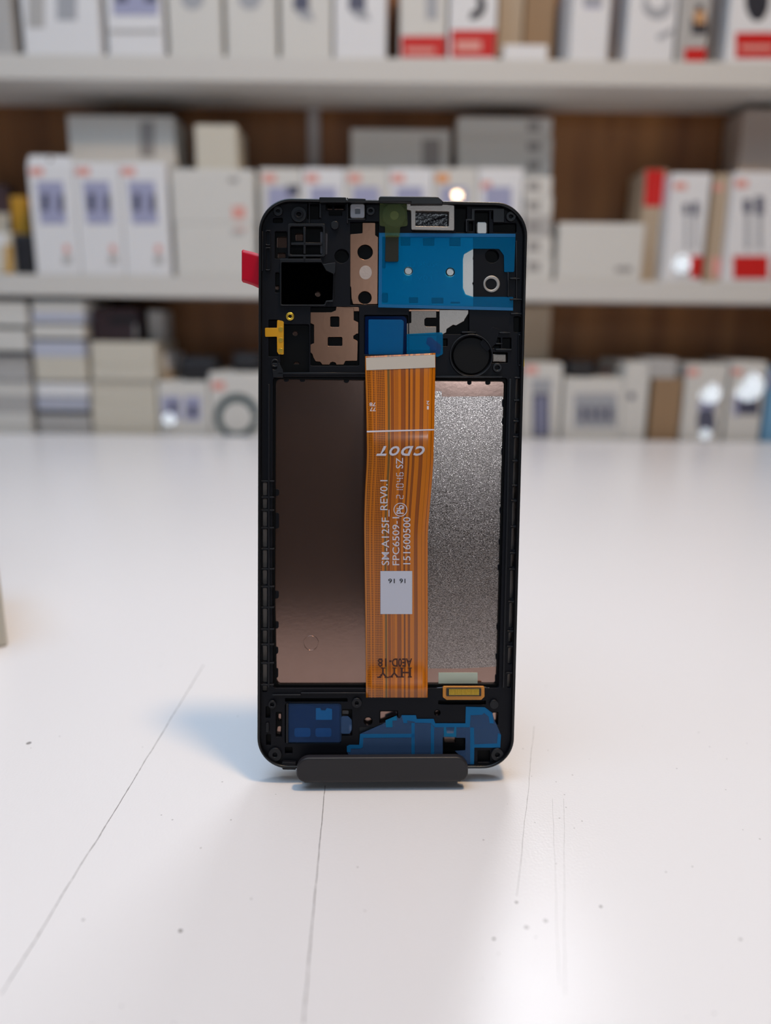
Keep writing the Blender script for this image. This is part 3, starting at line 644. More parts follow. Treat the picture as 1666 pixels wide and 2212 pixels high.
# ================================================================== the white table
def table_material():
    m = bpy.data.materials.new('white_laminate'); m.use_nodes = True
    nt = m.node_tree; N = nt.nodes; K = nt.links; b = N['Principled BSDF']
    tc = N.new('ShaderNodeTexCoord'); sp = N.new('ShaderNodeSeparateXYZ'); K.new(tc.outputs['Object'], sp.inputs[0])
    def M(op, a, c=None, d=None):
        n = N.new('ShaderNodeMath'); n.operation = op
        for i, q in enumerate((a, c, d)):
            if q is None: continue
            if isinstance(q, (int, float)): n.inputs[i].default_value = q
            else: K.new(q, n.inputs[i])
        return n.outputs[0]
    X, Y = sp.outputs[0], sp.outputs[1]
    wob = N.new('ShaderNodeTexNoise'); wob.inputs['Scale'].default_value = 55; K.new(tc.outputs['Object'], wob.inputs['Vector'])
    brk = N.new('ShaderNodeTexNoise'); brk.inputs['Scale'].default_value = 420; K.new(tc.outputs['Object'], brk.inputs['Vector'])
    tot = None
    for (p, q, wd, st) in [((4, 2148), (440, 1437), .17, .62), ((655, 2212), (703, 1697), .17, .6), ((1154, 1569), (1117, 1935), .11, .4), ((1193, 1725), (1208, 2130), .09, .25), ((1218, 1725), (1220, 2150), .09, .28)]:
        a, c = on_table(*p) / 1000, on_table(*q) / 1000
        d = Vector((c.x - a.x, c.y - a.y)); ln = d.length; d /= ln
        rx_, ry_ = M('SUBTRACT', X, a.x), M('SUBTRACT', Y, a.y)
        dist = M('ABSOLUTE', M('ADD', M('SUBTRACT', M('MULTIPLY', rx_, d.y), M('MULTIPLY', ry_, d.x)), M('MULTIPLY', M('SUBTRACT', wob.outputs['Fac'], .5), .0012)))
        s = M('DIVIDE', M('ADD', M('MULTIPLY', rx_, d.x), M('MULTIPLY', ry_, d.y)), ln)
        line = M('MULTIPLY', M('LESS_THAN', dist, M('MULTIPLY', M('MULTIPLY', brk.outputs['Fac'], wd * 1.6), .001)), M('MULTIPLY', M('GREATER_THAN', s, 0), M('LESS_THAN', s, 1)))
        line = M('MULTIPLY', line, st)
        tot = line if tot is None else M('MAXIMUM', tot, line)
    for (p, r, st) in [((390, 2011), .42, .9), ((1067, 2028), .34, .85), ((62, 1605), .8, .7), ((1298, 1958), .4, .6), ((180, 1987), .4, .5), ((1600, 2029), .35, .5), ((1116, 1949), .4, .6), ((1179, 1989), .6, .35), ((1137, 2003), .6, .35)]:
        a = on_table(*p) / 1000
        q = M('SQRT', M('ADD', M('POWER', M('SUBTRACT', X, a.x), 2), M('POWER', M('SUBTRACT', Y, a.y), 2)))
        tot = M('MAXIMUM', tot, M('MULTIPLY', M('LESS_THAN', q, M('MULTIPLY', M('ADD', brk.outputs['Fac'], .5), r / 1000)), st))
    spk = N.new('ShaderNodeTexVoronoi'); spk.inputs['Scale'].default_value = 210; K.new(tc.outputs['Object'], spk.inputs['Vector'])
    sn = N.new('ShaderNodeTexNoise'); sn.inputs['Scale'].default_value = 38; K.new(tc.outputs['Object'], sn.inputs['Vector'])
    specks = M('MULTIPLY', M('LESS_THAN', spk.outputs['Distance'], .055), M('GREATER_THAN', sn.outputs['Fac'], .54))
    tot = M('MAXIMUM', tot, M('MULTIPLY', specks, .38))
    mx = N.new('ShaderNodeMix'); mx.data_type = 'RGBA'; mx.inputs[6].default_value = (*lin((228, 226, 228)), 1); mx.inputs[7].default_value = (*lin((70, 62, 58)), 1)
    K.new(tot, mx.inputs[0]); K.new(mx.outputs[2], b.inputs['Base Color'])
    b.inputs['Roughness'].default_value = .24; b.inputs['Specular IOR Level'].default_value = .5
    n = N.new('ShaderNodeTexNoise'); n.inputs['Scale'].default_value = 1500; n.inputs['Detail'].default_value = 2; K.new(tc.outputs['Object'], n.inputs['Vector'])
    bp = N.new('ShaderNodeBump'); bp.inputs['Strength'].default_value = .35; bp.inputs['Distance'].default_value = .00018
    K.new(n.outputs['Fac'], bp.inputs['Height']); K.new(bp.outputs['Normal'], b.inputs['Normal'])
    return m
white_lam = mat('white_laminate_edge', (218, 216, 214), .45)
EDGE_Y = on_table(833, 945).y
table = empty('counter_table', (0, 0, 0), 'white laminate counter table with fine scratches under the phone stand', 'table')
me = box_mesh((-900, -420, TZ - 30), (900, EDGE_Y, TZ), 1.5)
link('tabletop', me, table, table_material())
for x in (-850, 850):
    for y in (-370, EDGE_Y - 60):
        link('leg', box_mesh((x - 25, y - 25, 0), (x + 25, y + 25, TZ - 30), 3), table, white_lam)

# ================================================================== the shelf unit
YF = EDGE_Y + 6            # front edge of the boards
YB = 1016                  # back panel
zf = lambda py, px=833, Y=YF: at_depth(px, py, Y).z
MT, MB_ = zf(601), zf(647)
TT, TB = zf(125), zf(179)
BT = TZ - 14
shelf = empty('shelf_unit', (0, 950, 0), 'white shelf unit with brown wood back panel behind the counter, full of small boxes', 'shelf')
shw = mat('shelf_white', (208, 205, 200), .5)
def wood():
    m = bpy.data.materials.new('brown_wood'); m.use_nodes = True
    nt = m.node_tree; N = nt.nodes; K = nt.links; b = N['Principled BSDF']
    tc = N.new('ShaderNodeTexCoord'); mp = N.new('ShaderNodeMapping'); mp.inputs['Scale'].default_value = (14, 1, 1.2)
    n = N.new('ShaderNodeTexNoise'); n.inputs['Scale'].default_value = 1.6; n.inputs['Detail'].default_value = 5
    cr = N.new('ShaderNodeValToRGB'); e = cr.color_ramp.elements
    e[0].position = .3; e[0].color = (*lin((124, 80, 48)), 1); e[1].position = .72; e[1].color = (*lin((180, 126, 76)), 1)
    K.new(tc.outputs['Object'], mp.inputs['Vector']); K.new(mp.outputs[0], n.inputs['Vector']); K.new(n.outputs['Fac'], cr.inputs[0])
    sp = N.new('ShaderNodeSeparateXYZ'); K.new(tc.outputs['Object'], sp.inputs[0])      # upright bands of different tone, side by side
    mr = N.new('ShaderNodeMapRange'); mr.inputs[1].default_value = -.6; mr.inputs[2].default_value = .6; K.new(sp.outputs[0], mr.inputs[0])
    tn = N.new('ShaderNodeValToRGB'); tn.color_ramp.interpolation = 'CONSTANT'; q = tn.color_ramp.elements
    q[0].position = 0; q[0].color = (.62, .58, .55, 1); q[1].position = .42; q[1].color = (.78, .70, .62, 1)
    for p_, c_ in ((.655, (1.0, .98, .92, 1)), (.78, (.92, .86, .78, 1)), (.87, (.8, .7, .6, 1))): z = q.new(p_); z.color = c_
    K.new(mr.outputs[0], tn.inputs[0])
    mx = N.new('ShaderNodeMix'); mx.data_type = 'RGBA'; mx.blend_type = 'MULTIPLY'; mx.inputs[0].default_value = 1
    K.new(cr.outputs[0], mx.inputs[6]); K.new(tn.outputs[0], mx.inputs[7]); K.new(mx.outputs[2], b.inputs['Base Color'])
    b.inputs['Roughness'].default_value = .5
    return m
def spart(name, lo, hi, m=shw, bev=.8):
    lo, hi = Vector(lo) - Vector((0, 950, 0)), Vector(hi) - Vector((0, 950, 0))
    return link(name, box_mesh(lo, hi, bev), shelf, m)
SL, SR = -640, 505
spart('back_panel', (SL, YB, 0), (SR, YB + 12, TZ + 800), wood(), .3)['label'] = 'brown wood back panel'
for x0, x1 in ((SL - 18, SL), (SR, SR + 18)): spart('side_panel', (x0, YF, 0), (x1, YB + 12, TZ + 800))
for z0, z1_ in ((BT - 18, BT), (MB_, MT), (TB, TT), (TZ + 680, TZ + 702)):
    spart('shelf_board', (SL, YF, z0), (SR, YB, z1_))
xs = at_depth(679, 290, YB).x
spart('joint_strip', (xs - 7, YB - 6, TB - 120 - 200), (xs + 7, YB, TB), mat('strip_grey', (176, 172, 172), .5), .5)

# ================================================================== boxes on the shelves
W1 = mat('carton_white', (212, 210, 205), .5, var=.02, vscale=30); W2 = mat('carton_bright', (226, 226, 228), .4); W3 = mat('carton_cream', (204, 198, 184), .55)
G1 = mat('carton_grey', (176, 174, 172), .55); G2 = mat('carton_beige', (178, 160, 138), .6); KR = mat('cardboard', (150, 122, 92), .7, var=.08, vscale=20)
RED = mat('print_red', (200, 26, 22), .45); PINK = mat('print_pale_red', (222, 156, 146), .5); LAV = mat('print_lavender', (160, 162, 192), .5); SLATE = mat('print_slate', (84, 86, 106), .5)
GREY = mat('print_grey', (164, 166, 172), .5); INK = mat('print_dark', (40, 40, 50), .5); SKIN = mat('print_tan', (196, 150, 106), .5); TXT = mat('print_text', (150, 146, 144), .6); BLUE_E = mat('print_sky', (110, 160, 196), .5); ORG = mat('print_orange', (226, 150, 84), .5)
PURP = mat('wrap_purple', (70, 52, 58), .6); DARK = mat('wrap_black', (30, 30, 36), .5); YEL = mat('wrap_yellow', (190, 142, 40), .5)

BOXES = {}
def carton(key, label, x0, x1, y0, z, Y=None, depth=80, m=W1, group=None, prints=(), tab=False, lid=None, yaw=0, y1=None, name='retail_box', cat='box', lean=0, bev=1.0):
    """a carton from its photo edges: left x, right x, top y; z = height of what it stands on (mm)"""
    Y = Y or YF + 4
    depth = min(depth, YB - 7.5 - Y)
    ym = (y0 + (y1 or y0 + 150)) / 2
    a, b = at_depth(x0, ym, Y).x, min(at_depth(x1, ym, Y).x, SR - 1.2)
    top = at_depth((x0 + x1) / 2, y0, Y).z
    cx = (a + b) / 2
    h = top - z
    hw = (b - a) / 2
    bm = bmesh.new()
    g = .35
    if lid:      # lid over a tray, with the seam showing
        bm_box(bm, (-hw, 0, 0), (hw, depth, h * lid - .5), bev); bm_box(bm, (-hw + g, g, h * lid - 1.5), (hw - g, depth - g, h * lid + 1), 0); bm_box(bm, (-hw, 0, h * lid + .4), (hw, depth, h), bev)
    else:        # tuck-end carton: body with a folded flap line at top and bottom
        bm_box(bm, (-hw, 0, 0), (hw, depth, h - .6), bev); bm_box(bm, (-hw + .8, .6, h - 1.5), (hw - .8, depth - .8, h), .3)
        bm_box(bm, (-hw - .15, depth * .5 - .3, 1), (-hw + .5, depth * .5 + .3, h - 2)); bm_box(bm, (hw - .5, depth * .5 - .3, 1), (hw + .15, depth * .5 + .3, h - 2))
    o = link(name, mesh_of(bm), None, m)
    z += .3; h -= .3
    o.location = Vector((cx, Y, z)) / 1000; o.rotation_euler.z = math.radians(yaw)
    tag(o, label, cat, group)
    def P(px, py):
        p = at_depth(px, py, Y); return (p.x - cx, p.z - z)
    for i, (nm, pm, shp) in enumerate(prints):
        if isinstance(shp, tuple): shp = rect(*shp, 2)
        lp = [P(*q) for q in shp]
        lp = [(max(-hw + .4, min(hw - .4, u)), max(.4, min(h - .4, v))) for u, v in lp]
        me = plate_mesh([lp], -.1, .2 + .08 * i, .02)
        me.transform(Matrix.Rotation(PI / 2, 4, 'X'))
        link(nm, me, o, pm)
    if tab:      # arched hanging tab standing on the back edge
        me = plate_mesh([fil([(-hw + 1, 0), (hw - 1, 0), (hw - 1, 9), (-hw + 1, 9)], [0, 0, 12, 12], 10), circ(0, 5, 2.2, 16)], -.4, .4, .1)
        me.transform(Matrix.Rotation(PI / 2, 4, 'X')); me.transform(Matrix.Translation((0, .003, (h - 1) / 1000)))
        link('hang_tab', me, o, m)
    BOXES[key] = o; o['_t'] = z + h
    return o
def top_of(key): return BOXES[key]['_t']
pic = 'printed_picture'; logo = 'brand_mark'; band = 'red_band'; text = 'printed_text'

# ---- top shelf
gt = 'small boxes on the top shelf'
carton('t0', 'greyish box at the left end of the top shelf', -70, 14, -150, TT, m=G1, group=gt, depth=70)
carton('t1', 'wide white box with a pale grey picture, left part of top shelf', 36, 206, -160, TT, m=W2, group=gt, prints=[(pic, GREY, (122, -60, 166, 44)), (pic, G1, (60, -40, 96, 60))])
carton('t2', 'white box with a lavender picture over a plain base, top shelf left', 222, 346, -150, TT, m=W2, group=gt, prints=[(pic, LAV, (244, -60, 342, 33)), (pic, SLATE, (250, -60, 276, 5)), (pic, SLATE, (312, -60, 340, 5)), ('seam_line', G1, (236, 64, 346, 72))])
carton('t3', 'first of two plain white boxes with a faint grey picture, top shelf', 357, 474, -150, TT, m=W1, group=gt, prints=[(pic, GREY, circ(416, -4, 25))])
carton('t4', 'second of two plain white boxes with a faint grey picture, beside dark picture boxes', 484, 595, -150, TT, m=W1, group=gt, prints=[(pic, GREY, circ(540, -4, 25))])
carton('t5', 'white box with a dark picture, the left of the matching pair on top shelf', 604, 716, -150, TT, m=W1, group=gt, prints=[(pic, SLATE, (634, -70, 668, 22)), (pic, GREY, [(638, 22), (672, 22), (680, 46), (650, 40)])])
carton('t6', 'white box with a dark picture, right of the matching pair beside the dark gap', 722, 836, -150, TT, m=W2, group=gt, prints=[(pic, SLATE, (753, -70, 790, 22)), (pic, GREY, [(756, 22), (792, 22), (800, 44), (770, 40)])])
carton('t7', 'white box with a low red band and pale grey picture, top shelf', 866, 968, -150, TT, m=W1, group=gt, prints=[(band, RED, (867, 78, 967, 124)), (pic, GREY, (920, -30, 946, 42)), (text, PINK, (878, 104, 940, 114))])
arc = [(1020 + 30 * math.cos(t), 12 + 30 * math.sin(t)) for t in [(-60 + 9 * k) * PI / 180 for k in range(19)]] + [(1020 + 13 * math.cos(t), 10 + 14 * math.sin(t)) for t in [(100 - 9 * k) * PI / 180 for k in range(18)]]
carton('t8', 'white box with a tall red band and black curved cable picture, top shelf', 974, 1078, -150, TT, m=W2, group=gt, prints=[(band, RED, (975, 65, 1077, 124)), (pic, INK, arc), (text, PINK, (985, 88, 1040, 110))])
carton('t9', 'beige cardboard carton at the back of the top shelf behind a low box', 1082, 1136, -150, TT, Y=YF + 60, m=G2, depth=50, group=gt)
carton('t10', 'tan cardboard carton at the back of top shelf, left of narrow white box', 1140, 1206, -150, TT, Y=YF + 60, m=KR, depth=50, group=gt)
carton('t11', 'low white box lying flat on the top shelf before beige cartons', 1086, 1180, 97, TT, m=W2, depth=46, group=gt, lid=.6)
carton('t12', 'narrow white box with pale blue-grey print at the right of top shelf', 1243, 1326, -150, TT, m=W2, group=gt, prints=[(pic, GREY, (1260, -60, 1302, 12)), (pic, LAV, (1262, 12, 1300, 18))])
carton('t13', 'white box with pale grey looped cable picture, top shelf right', 1366, 1472, -150, TT, m=W2, group=gt, prints=[(pic, GREY, circ(1420, 10, 32) ), (pic, W2, circ(1420, 0, 20)), (pic, GREY, [(1418, 78), (1452, 60), (1456, 70), (1424, 88)])])
carton('t14', 'slim box with small red band and tan figure picture, top shelf right', 1478, 1545, -150, TT, m=G1, group=gt, prints=[(band, RED, (1479, 104, 1544, 133)), (pic, INK, (1494, 40, 1528, 74)), (pic, SKIN, (1500, 22, 1524, 52)), (pic, INK, (1504, 10, 1518, 24))])
carton('t15', 'white box with red band and dark oval picture at right end of top shelf', 1588, 1730, -150, TT, m=W2, group=gt, prints=[(band, RED, (1589, 70, 1729, 126)), (pic, INK, circ(1636, 0, 26, 28, 46)), (text, PINK, (1600, 98, 1670, 108))])

# ---- middle shelf
gm = 'boxes on the middle shelf'
gk = 'three matching tall white cable boxes'
for i, (x0, x1, lab) in enumerate([(60, 158, 'leftmost of three matching white boxes with lavender phone pictures, arched tab on top'), (160, 256, 'middle one of three matching white boxes with lavender phone pictures'), (258, 358, 'rightmost of three matching white boxes with lavender phone pictures, beside plain stack')]):
    sx = (8, 8, 8)[i]
    carton('k%d' % i, lab, x0 + 4, x1 + 4, 352, MT, m=W2, depth=34, group=gk, tab=(i == 0), yaw=0,
           prints=[(logo, PINK, (x0 + 4, 362, x0 + 34, 379)), (pic, LAV, [(x0 + 18, 392), (x0 + 76, 392), (x0 + 84, 484), (x0 + 28, 484)]), (pic, SLATE, (x0 + 30, 418, x0 + 46, 456)), (pic, SLATE, (x0 + 66, 420, x0 + 78, 458)), (logo, PINK, (x0 + 78, 530, x0 + 90, 546)), (text, G1, (x0 + 76, 552, x0 + 94, 570))])
carton('m1b', 'plain white carton at the back supporting the large white carton', 150, 376, 360, MT, Y=YF + 40, m=W1, depth=60, group=gm)
carton('m1', 'large plain white carton lying at the back behind three matching boxes', 148, 378, 250, top_of('m1b') + .2, Y=YF + 40, m=W1, depth=60, group=gm, lid=.7, prints=[(text, TXT, (302, 262, 334, 340))], y1=350)
carton('m2', 'lower of two stacked plain white boxes left of the phone', 380, 552, 484, MT, m=W1, depth=80, group=gm, prints=[(logo, PINK, (506, 468 + 24, 530, 480 + 20)), (text, G1, (500, 496, 528, 508))])
carton('m3', 'upper of two stacked plain white boxes left of the phone', 371, 550, 366, top_of('m2') + .2, m=W1, depth=80, group=gm, y1=480, prints=[(logo, PINK, (502, 446, 530, 472)), (text, TXT, (494, 384, 514, 394))])
carton('m4', 'small cream box on top of two plain white boxes', 422, 512, 270, top_of('m3') + .2, m=W3, depth=60, group=gm, y1=366, Y=YF + 12)
xs6 = [(562, 652), (654, 744), (746, 838), (840, 934), (936, 1030), (1032, 1128)]
nm6 = ['leftmost white box in the row behind the phone, pale red mark and dark picture', 'second white box in the row behind the phone, between pale red marks', 'third white box in the row behind the phone, left of the middle', 'fourth white box in the row behind the phone top bump', 'fifth white box in the row behind the phone, with an orange mark', 'rightmost white box in the row behind the phone, with low red mark']
for i, ((x0, x1), lab) in enumerate(zip(xs6, nm6)):
    pr = [(logo, ORG if i == 4 else PINK, (x0 + 6, 376, x0 + 34, 394)), (pic, LAV, (x0 + 16, 404, x0 + 74, 520)), (text, G1, (x0 + 40, 540, x0 + 70, 560))]
    if i == 0: pr.append((pic, SLATE, (620, 400, 646, 424)))
    if i == 5: pr[0] = (logo, PINK, (1040, 392, 1062, 410))
    carton('r%d' % i, lab, x0, x1, 364, MT, m=W2 if i % 2 else W1, depth=56, group='white boxes in the row behind the phone', prints=pr)
carton('b0', 'long plain carton at the back under the white stack behind the phone', 756, 976, 372, MT, Y=YF + 68, m=W1, depth=44, group=gm)
carton('b1', 'shorter white carton with a grey text column on the back stack', 758, 972, 280, top_of('b0') + .2, Y=YF + 68, m=W1, depth=44, group=gm, lid=.5, prints=[(text, TXT, (912, 300, 952, 362))], y1=370)
zq = MT
for k, yy in enumerate((556, 512, 468, 424, 382, 338, 297, 254)):
    lab = ['lowest carton of the white stack at the right edge of the phone', 'second lowest carton of the white stack at the right edge of the phone', 'grey carton in the middle of the stack at the right edge of the phone',
           'fourth carton up in the stack at the right edge of the phone', 'topmost narrow carton of the stack at the right edge of the phone', 'lowest of three wide cartons at the back above the phone right corner',
           'middle one of three wide cartons at the back above the phone right corner', 'topmost of three wide cartons at the back above the phone right corner'][k]
    carton('s%d' % k, lab,
           (1132 if k < 5 else 988) + (k % 2), 1194 - k % 3, yy, zq, Y=YF + (4 if k < 5 else 62), m=W1 if k % 2 else G1 if k == 2 else W1, depth=104 if k < 5 else 44, group='white cartons in the tall stack',
           prints=[(text, TXT, (1140, yy + 10, 1166, yy + 30))], y1=yy + 40)
    zq = top_of('s%d' % k) + .2
carton('m5', 'low wide white box on the middle shelf right of the phone', 1204, 1388, 482, MT, m=W1, depth=84, group=gm, prints=[(text, TXT, (1330, 576, 1366, 588))], lid=.75)
carton('m6', 'slim beige box end with a red top band, right of low wide box', 1389, 1438, 366, MT, Y=YF + 30, m=G2, depth=60, group=gm, prints=[(band, RED, (1391, 366, 1436, 446))])
carton('m7', 'white box with twin dark plug picture and red base band, middle shelf', 1446, 1530, 374, MT, m=W2, depth=70, group=gm, prints=[(logo, PINK, (1456, 394, 1484, 410)), (pic, SLATE, (1476, 440, 1490, 462)), (pic, SLATE, (1496, 436, 1510, 466)), (pic, GREY, (1480, 462, 1487, 540)), (pic, GREY, (1499, 466, 1506, 540)), (band, RED, (1492, 553, 1530, 600))])
carton('m8', 'narrow grey-beige box between two red-banded white boxes, middle shelf', 1536, 1574, 376, MT, Y=YF + 16, m=G2, depth=60, group=gm, prints=[(logo, PINK, (1540, 398, 1562, 412)), (band, PINK, (1538, 556, 1556, 598))])
carton('m9', 'white box with grey twin cable picture and red band at the right end', 1580, 1690, 372, MT, m=W2, depth=70, group=gm, prints=[(logo, PINK, (1588, 388, 1616, 406)), (pic, SLATE, (1606, 430, 1624, 460)), (pic, SLATE, (1632, 424, 1650, 464)), (pic, GREY, (1610, 460, 1620, 540)), (pic, GREY, (1636, 464, 1646, 540)), (band, RED, (1584, 553, 1660, 602))])
carton('m10', 'tall greyish carton at the back right corner of the middle shelf', 1602, 1740, 236, MT, Y=YF + 50, m=mat('carton_taupe', (176, 162, 152), .6), depth=56, group=gm)
# bright packets at the far left
carton('p0', 'dark grey blister packet standing at the far left of middle shelf', 34, 72, 506, MT, m=DARK, depth=30, name='packet', cat='packet', bev=3)
carton('p1', 'yellow packet behind the dark grey packet, far left of middle shelf', 26, 62, 424, MT, Y=YF + 46, m=YEL, depth=24, name='packet', cat='packet', bev=3)
carton('p2', 'yellow and white packet at the far left edge of middle shelf', -22, 30, 500, MT, m=W3, depth=34, name='packet', cat='packet', bev=3, prints=[('yellow_panel', YEL, (12, 530, 28, 596)), (pic, W2, (-20, 505, 10, 530))])
carton('p3', 'brown packet at the back of the far left of the middle shelf', -50, 22, 400, MT, Y=YF + 70, m=PURP, depth=24, name='packet', cat='packet', bev=3, prints=[(pic, W3, (-20, 460, 20, 500))])

gb = 'boxes on the bottom shelf'
# ---- bottom shelf: the thin stacked boxes at the left
ords = ['bottom', 'second from bottom', 'third from bottom', 'fourth from bottom', 'fifth from bottom', 'sixth from bottom', 'seventh from bottom', 'eighth from bottom', 'ninth from bottom', 'tenth from bottom', 'eleventh from bottom', 'topmost']
BLU = mat('carton_bluish', (186, 190, 206), .5)
def stack(key, x0, x1, tops, mats, where, grp, jit, depth=90):
    z = BT
    n = len(tops)
    for k, (y, m) in enumerate(zip(tops, mats)):
        j = jit[k] if k < len(jit) else 0
        word = {id(W2): 'white', id(W1): 'white', id(G1): 'grey', id(W3): 'cream', id(DARK): 'dark shadow-gap', id(BLU): 'bluish'}.get(id(m), 'pale')  # the dark slabs stand for shaded gaps between the boxes
        carton(key + str(k), '%s flat box, %s of the %s' % (word, 'topmost' if k == n - 1 else ords[k], where), x0 + j, x1 + j, y, z, m=m, depth=depth, group=grp, lid=.5, y1=y + 20, name='flat_box', Y=YF + 4 + (k * 7) % 5)
        z = top_of(key + str(k)) + .15
stack('A', -60, 60, [894, 856, 822, 790, 768, 760, 712, 704, 652, 645], [W1, G1, W1, G1, G1, DARK, W1, DARK, W1, DARK], 'leftmost flat stack', 'flat boxes in the leftmost stack', [8, 6, 6, 2, 0, -2, -3, -4, -4, -4])
stack('B', 70, 182, [898, 888, 858, 829, 822, 772, 738, 731, 704, 697, 676, 650], [G1, DARK, BLU, W2, G1, W3, BLU, DARK, W1, G1, BLU, W1], 'second flat stack', 'flat boxes in the second stack', [12, 10, 9, 8, 4, 4, 0, -2, -2, -2, -1, -1])
stack('C', 198, 338, [904, 870, 822, 790, 740], [W3, W3, W3, W3, W3], 'cream stack', 'cream cartons in the third stack', [2, 0, -2, 0, -2])
carton('c9b', 'tan carton under the small askew white box', 336, 374, 800, BT, Y=YF + 40, m=G2, depth=50, group=gb)
carton('c9', 'small white box sticking out askew beside the cream stack', 338, 366, 764, top_of('c9b') + .2, Y=YF + 40, m=W2, depth=50, group=gb, yaw=-8)
carton('c8', 'dark purple packet lying on top of the cream stack', 196, 296, 668, top_of('C4') + .2, Y=YF + 30, m=PURP, depth=50, name='packet', cat='packet', y1=740, bev=3, prints=[(pic, DARK, (236, 684, 300, 700)), (pic, G1, (290, 700, 346, 730))])
carton('c7', 'grey packet beside the dark purple packet on the cream stack', 318, 352, 672, top_of('C4') + .2, Y=YF + 44, m=G1, depth=44, name='packet', cat='packet', y1=740, bev=3)
ring_o = circ(512, 899, 49, 36); ring_i = circ(512, 901, 33, 36); ring_o = ring_o + ring_o[:1] + ring_i[:1] + ring_i[:0:-1]
carton('l1', 'white box with two small lavender pictures left of the phone', 344, 452, 826, BT, m=W1, depth=80, group=gb, prints=[(pic, LAV, (350, 856, 390, 908)), (pic, SLATE, (366, 868, 382, 892)), (pic, LAV, (398, 856, 434, 908)), (pic, SLATE, (408, 876, 426, 900)), (logo, PINK, (456, 826, 490, 842))])
o = carton('l2', 'white box with a dark ring picture beside the phone', 454, 574, 806, BT, m=W1, depth=80, group=gb, prints=[(pic, mat('print_teal', (58, 78, 82), .5), ring_o), (logo, PINK, (458, 824, 486, 842))])
carton('l3', 'black pouch lying on the box with two lavender pictures', 386, 470, 772, top_of('l1') + .2, Y=YF + 20, m=DARK, depth=46, name='pouch', cat='pouch', y1=820, bev=6)
carton('l4', 'black pouch lying on the box with the dark ring picture', 500, 566, 764, top_of('l2') + .2, Y=YF + 20, m=DARK, depth=46, name='pouch', cat='pouch', y1=820, bev=6)
# right of the phone
carton('q1', 'white box with grey striped picture just right of the phone', 1128, 1212, 786, BT, m=W1, depth=42, group=gb, prints=[(logo, PINK, (1134, 790, 1162, 808)), (pic, GREY, (1148, 818, 1192, 848)), (pic, SLATE, (1150, 850, 1188, 944)), (pic, LAV, (1158, 856, 1164, 940)), (pic, LAV, (1174, 856, 1180, 940))])
carton('q0', 'tall beige carton at the back, just right of the phone under the middle shelf', 1096, 1188, 660, BT, Y=YF + 50, m=G2, depth=50, group=gb)
carton('q2', 'wide white box with lavender picture of four items, under black pouch', 1216, 1344, 818, BT, m=W1, depth=42, group=gb, prints=[(pic, GREY, (1240, 850, 1332, 924))] + [(pic, SLATE, (1252 + 20 * k, 878, 1264 + 20 * k, 910)) for k in range(4)])
carton('q3', 'black pouch on the wide white box right of the phone', 1226, 1290, 782, top_of('q2') + .2, Y=YF + 16, m=DARK, depth=46, name='pouch', cat='pouch', y1=820, bev=6)
carton('q4', 'white carton with pale red mark standing behind the wide white box', 1294, 1376, 776, BT, Y=YF + 88, m=W1, depth=30, group=gb, prints=[(logo, PINK, (1304, 794, 1338, 812))])
carton('q5', 'plain white box with a dark spot, left of brown cardboard carton', 1348, 1400, 784, BT, m=W1, depth=70, group=gb, prints=[(logo, SLATE, circ(1364, 856, 8, 16))])
carton('q6', 'brown cardboard carton between plain white boxes on the bottom shelf', 1406, 1470, 818, BT, m=KR, depth=70, group=gb)
carton('q7', 'grey box lying on the brown cardboard carton', 1400, 1462, 776, top_of('q6') + .2, m=G1, depth=60, group=gb, y1=820)
carton('q8', 'white box with dark oval picture, right of brown cardboard carton', 1478, 1566, 788, BT, m=W1, depth=80, group=gb, prints=[(logo, PINK, (1484, 796, 1510, 812)), (pic, SLATE, circ(1526, 910, 20, 24, 36)), (pic, LAV, (1508, 868, 1548, 884))])
carton('q9', 'white box with square slate picture near the right edge', 1574, 1650, 782, BT, m=W1, depth=80, group=gb, prints=[(logo, PINK, (1580, 796, 1604, 810)), (pic, SLATE, (1594, 838, 1640, 896)), (pic, LAV, (1584, 856, 1594, 900))])
carton('q10', 'sky blue box at the right edge of the bottom shelf', 1656, 1740, 800, BT, m=BLUE_E, depth=80, group=gb, prints=[(pic, LAV, (1658, 800, 1700, 840))])

# cream box at the left edge of the table, mostly out of the frame
e0, e1 = on_table(18, 1396), on_table(-60, 1372)
ce = box_mesh((-40, 0, 0), (0, 60, 42), 1.2)
o = link('retail_box', ce, None, W3); o.location = (e0.x / 1000, e0.y / 1000, TZ / 1000); o.rotation_euler.z = math.radians(32)
tag(o, 'cream box on the table at the left edge, mostly out of view', 'box')
link('lid_flap', box_mesh((-39.5, .5, 41.8), (-.5, 59, 42.6), .3), o, W3)

# glossy film discs added and tilted so each mirrors a lamp as a glint
REAR = Vector((330, -1500, TZ + 725)); SPOT = Vector((300, 128, TZ + 1480))
clear = film('glint_film', (250, 250, 250), (210, 212, 216), .5, .04); clear.node_tree.nodes['Principled BSDF'].inputs['Specular IOR Level'].default_value = .8
def add_glint(key, px, py, size, lamp=REAR, m=clear):
    o = BOXES[key]
    base = o.location * 1000
    p = at_depth(px, py, base.y - 2.2)
    n = ((CAM - p).normalized() + (lamp - p).normalized()).normalized()
    x = Vector((0, 0, 1)).cross(n).normalized() * 1; y = n.cross(x)
    me = plate_mesh([circ(0, 0, size / 2, 20)], -.1, .1, .03)
    me.transform(Matrix((x, y, n)).transposed().to_4x4()); me.transform(Matrix.Translation((p - base) / 1000))
    w_ = link('glint_disc', me, o, m); w_['label'] = 'glossy film disc added and tilted to glint'
add_glint('q8', 1535, 850, 24); add_glint('q9', 1617, 835, 34); add_glint('q8', 1524, 938, 13); add_glint('l1', 366, 905, 15); add_glint('m7', 1473, 570, 20)
add_glint('r4', 988, 422, 10, SPOT)

for o in BOXES.values():
    if '_t' in o: del o['_t']
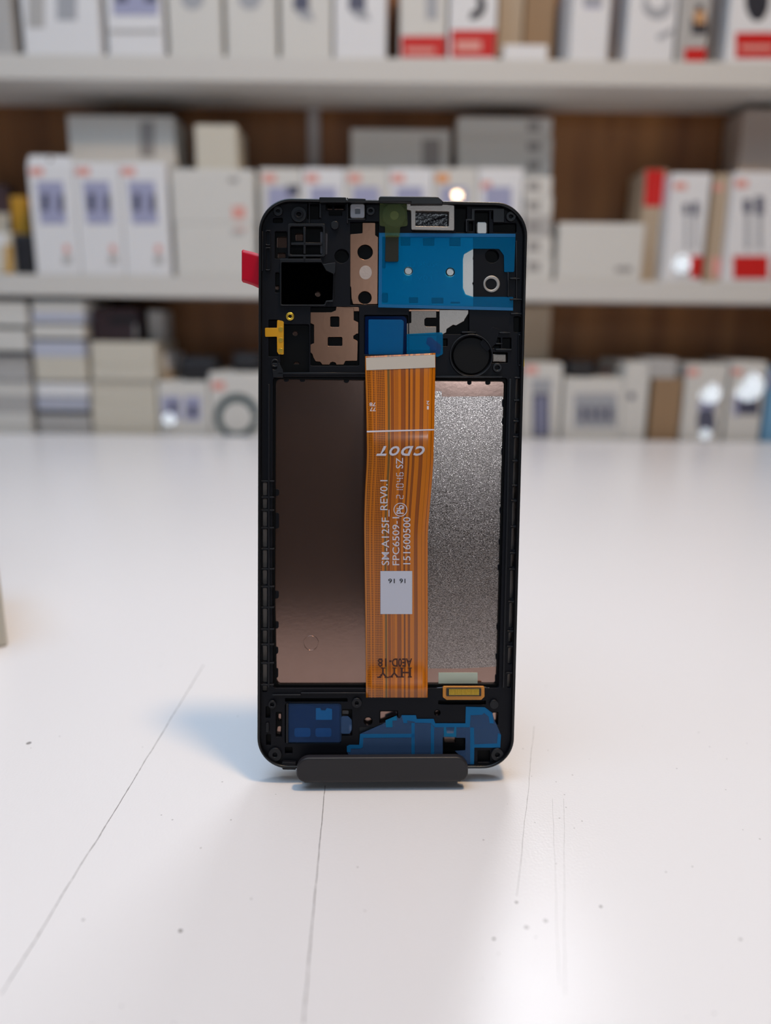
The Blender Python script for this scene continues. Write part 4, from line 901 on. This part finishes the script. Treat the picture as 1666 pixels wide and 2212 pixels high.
# ================================================================== camera
cd_ = bpy.data.cameras.new('camera'); cam = bpy.data.objects.new('camera', cd_); COL.objects.link(cam)
cd_.sensor_fit = 'VERTICAL'; cd_.sensor_height = 36; cd_.sensor_width = 36 * 1666 / 2212
cd_.lens = 36 * F / 2212; cd_.clip_start = .01; cd_.clip_end = 50
cd_.dof.use_dof = True; cd_.dof.focus_distance = .2215; cd_.dof.aperture_fstop = 27.08 / 4.8
R = Matrix((to_world(1, 0, 0), to_world(0, -1, 0), -to_world(0, 0, 1))).transposed()
cam.matrix_world = Matrix.Translation(CAM / 1000) @ R.to_4x4()
S.camera = cam

# ================================================================== light
def area(name, loc, target, size, energy, color, shape='DISK', sy=None):
    l = bpy.data.lights.new(name, 'AREA'); l.shape = shape; l.size = size
    if sy: l.size_y = sy
    l.energy = energy; l.color = color
    o = bpy.data.objects.new(name, l); COL.objects.link(o)
    o.location = Vector(loc) / 1000
    d = (Vector(target) - Vector(loc)); o.rotation_euler = d.to_track_quat('-Z', 'Y').to_euler()
    return o
area('ceiling_spot', (300, 128, TZ + 1480), (0, 200, TZ), .17, 10.8, (1, .66, .34))
cl = area('shelf_cornice_light', (112, 800, TZ + 720), (20, 100, TZ),   .22, .55, (.93, .96, 1), 'RECTANGLE', .08); cl.data.spread = math.radians(95)
area('ceiling_panel', (-300, 150, TZ + 1560), (-100, 350, TZ), 1.4, 19.5, (.55, .76, 1), 'SQUARE')
area('rear_lamp', (330, -1500, TZ + 725), (0, 600, TZ + 100), .25, 2.5, (.82, .91, 1))
w = bpy.data.worlds.new('world'); S.world = w; w.use_nodes = True
w.node_tree.nodes['Background'].inputs[0].default_value = (.5, .52, .55, 1); w.node_tree.nodes['Background'].inputs[1].default_value = .15
S.view_settings.view_transform = 'Standard'; S.view_settings.look = 'None'; S.view_settings.gamma = 1; S.view_settings.use_curve_mapping = False
S.view_settings.exposure = 0.0
S.cycles.max_bounces = 8; S.cycles.transparent_max_bounces = 12; S.cycles.sample_clamp_indirect = 4
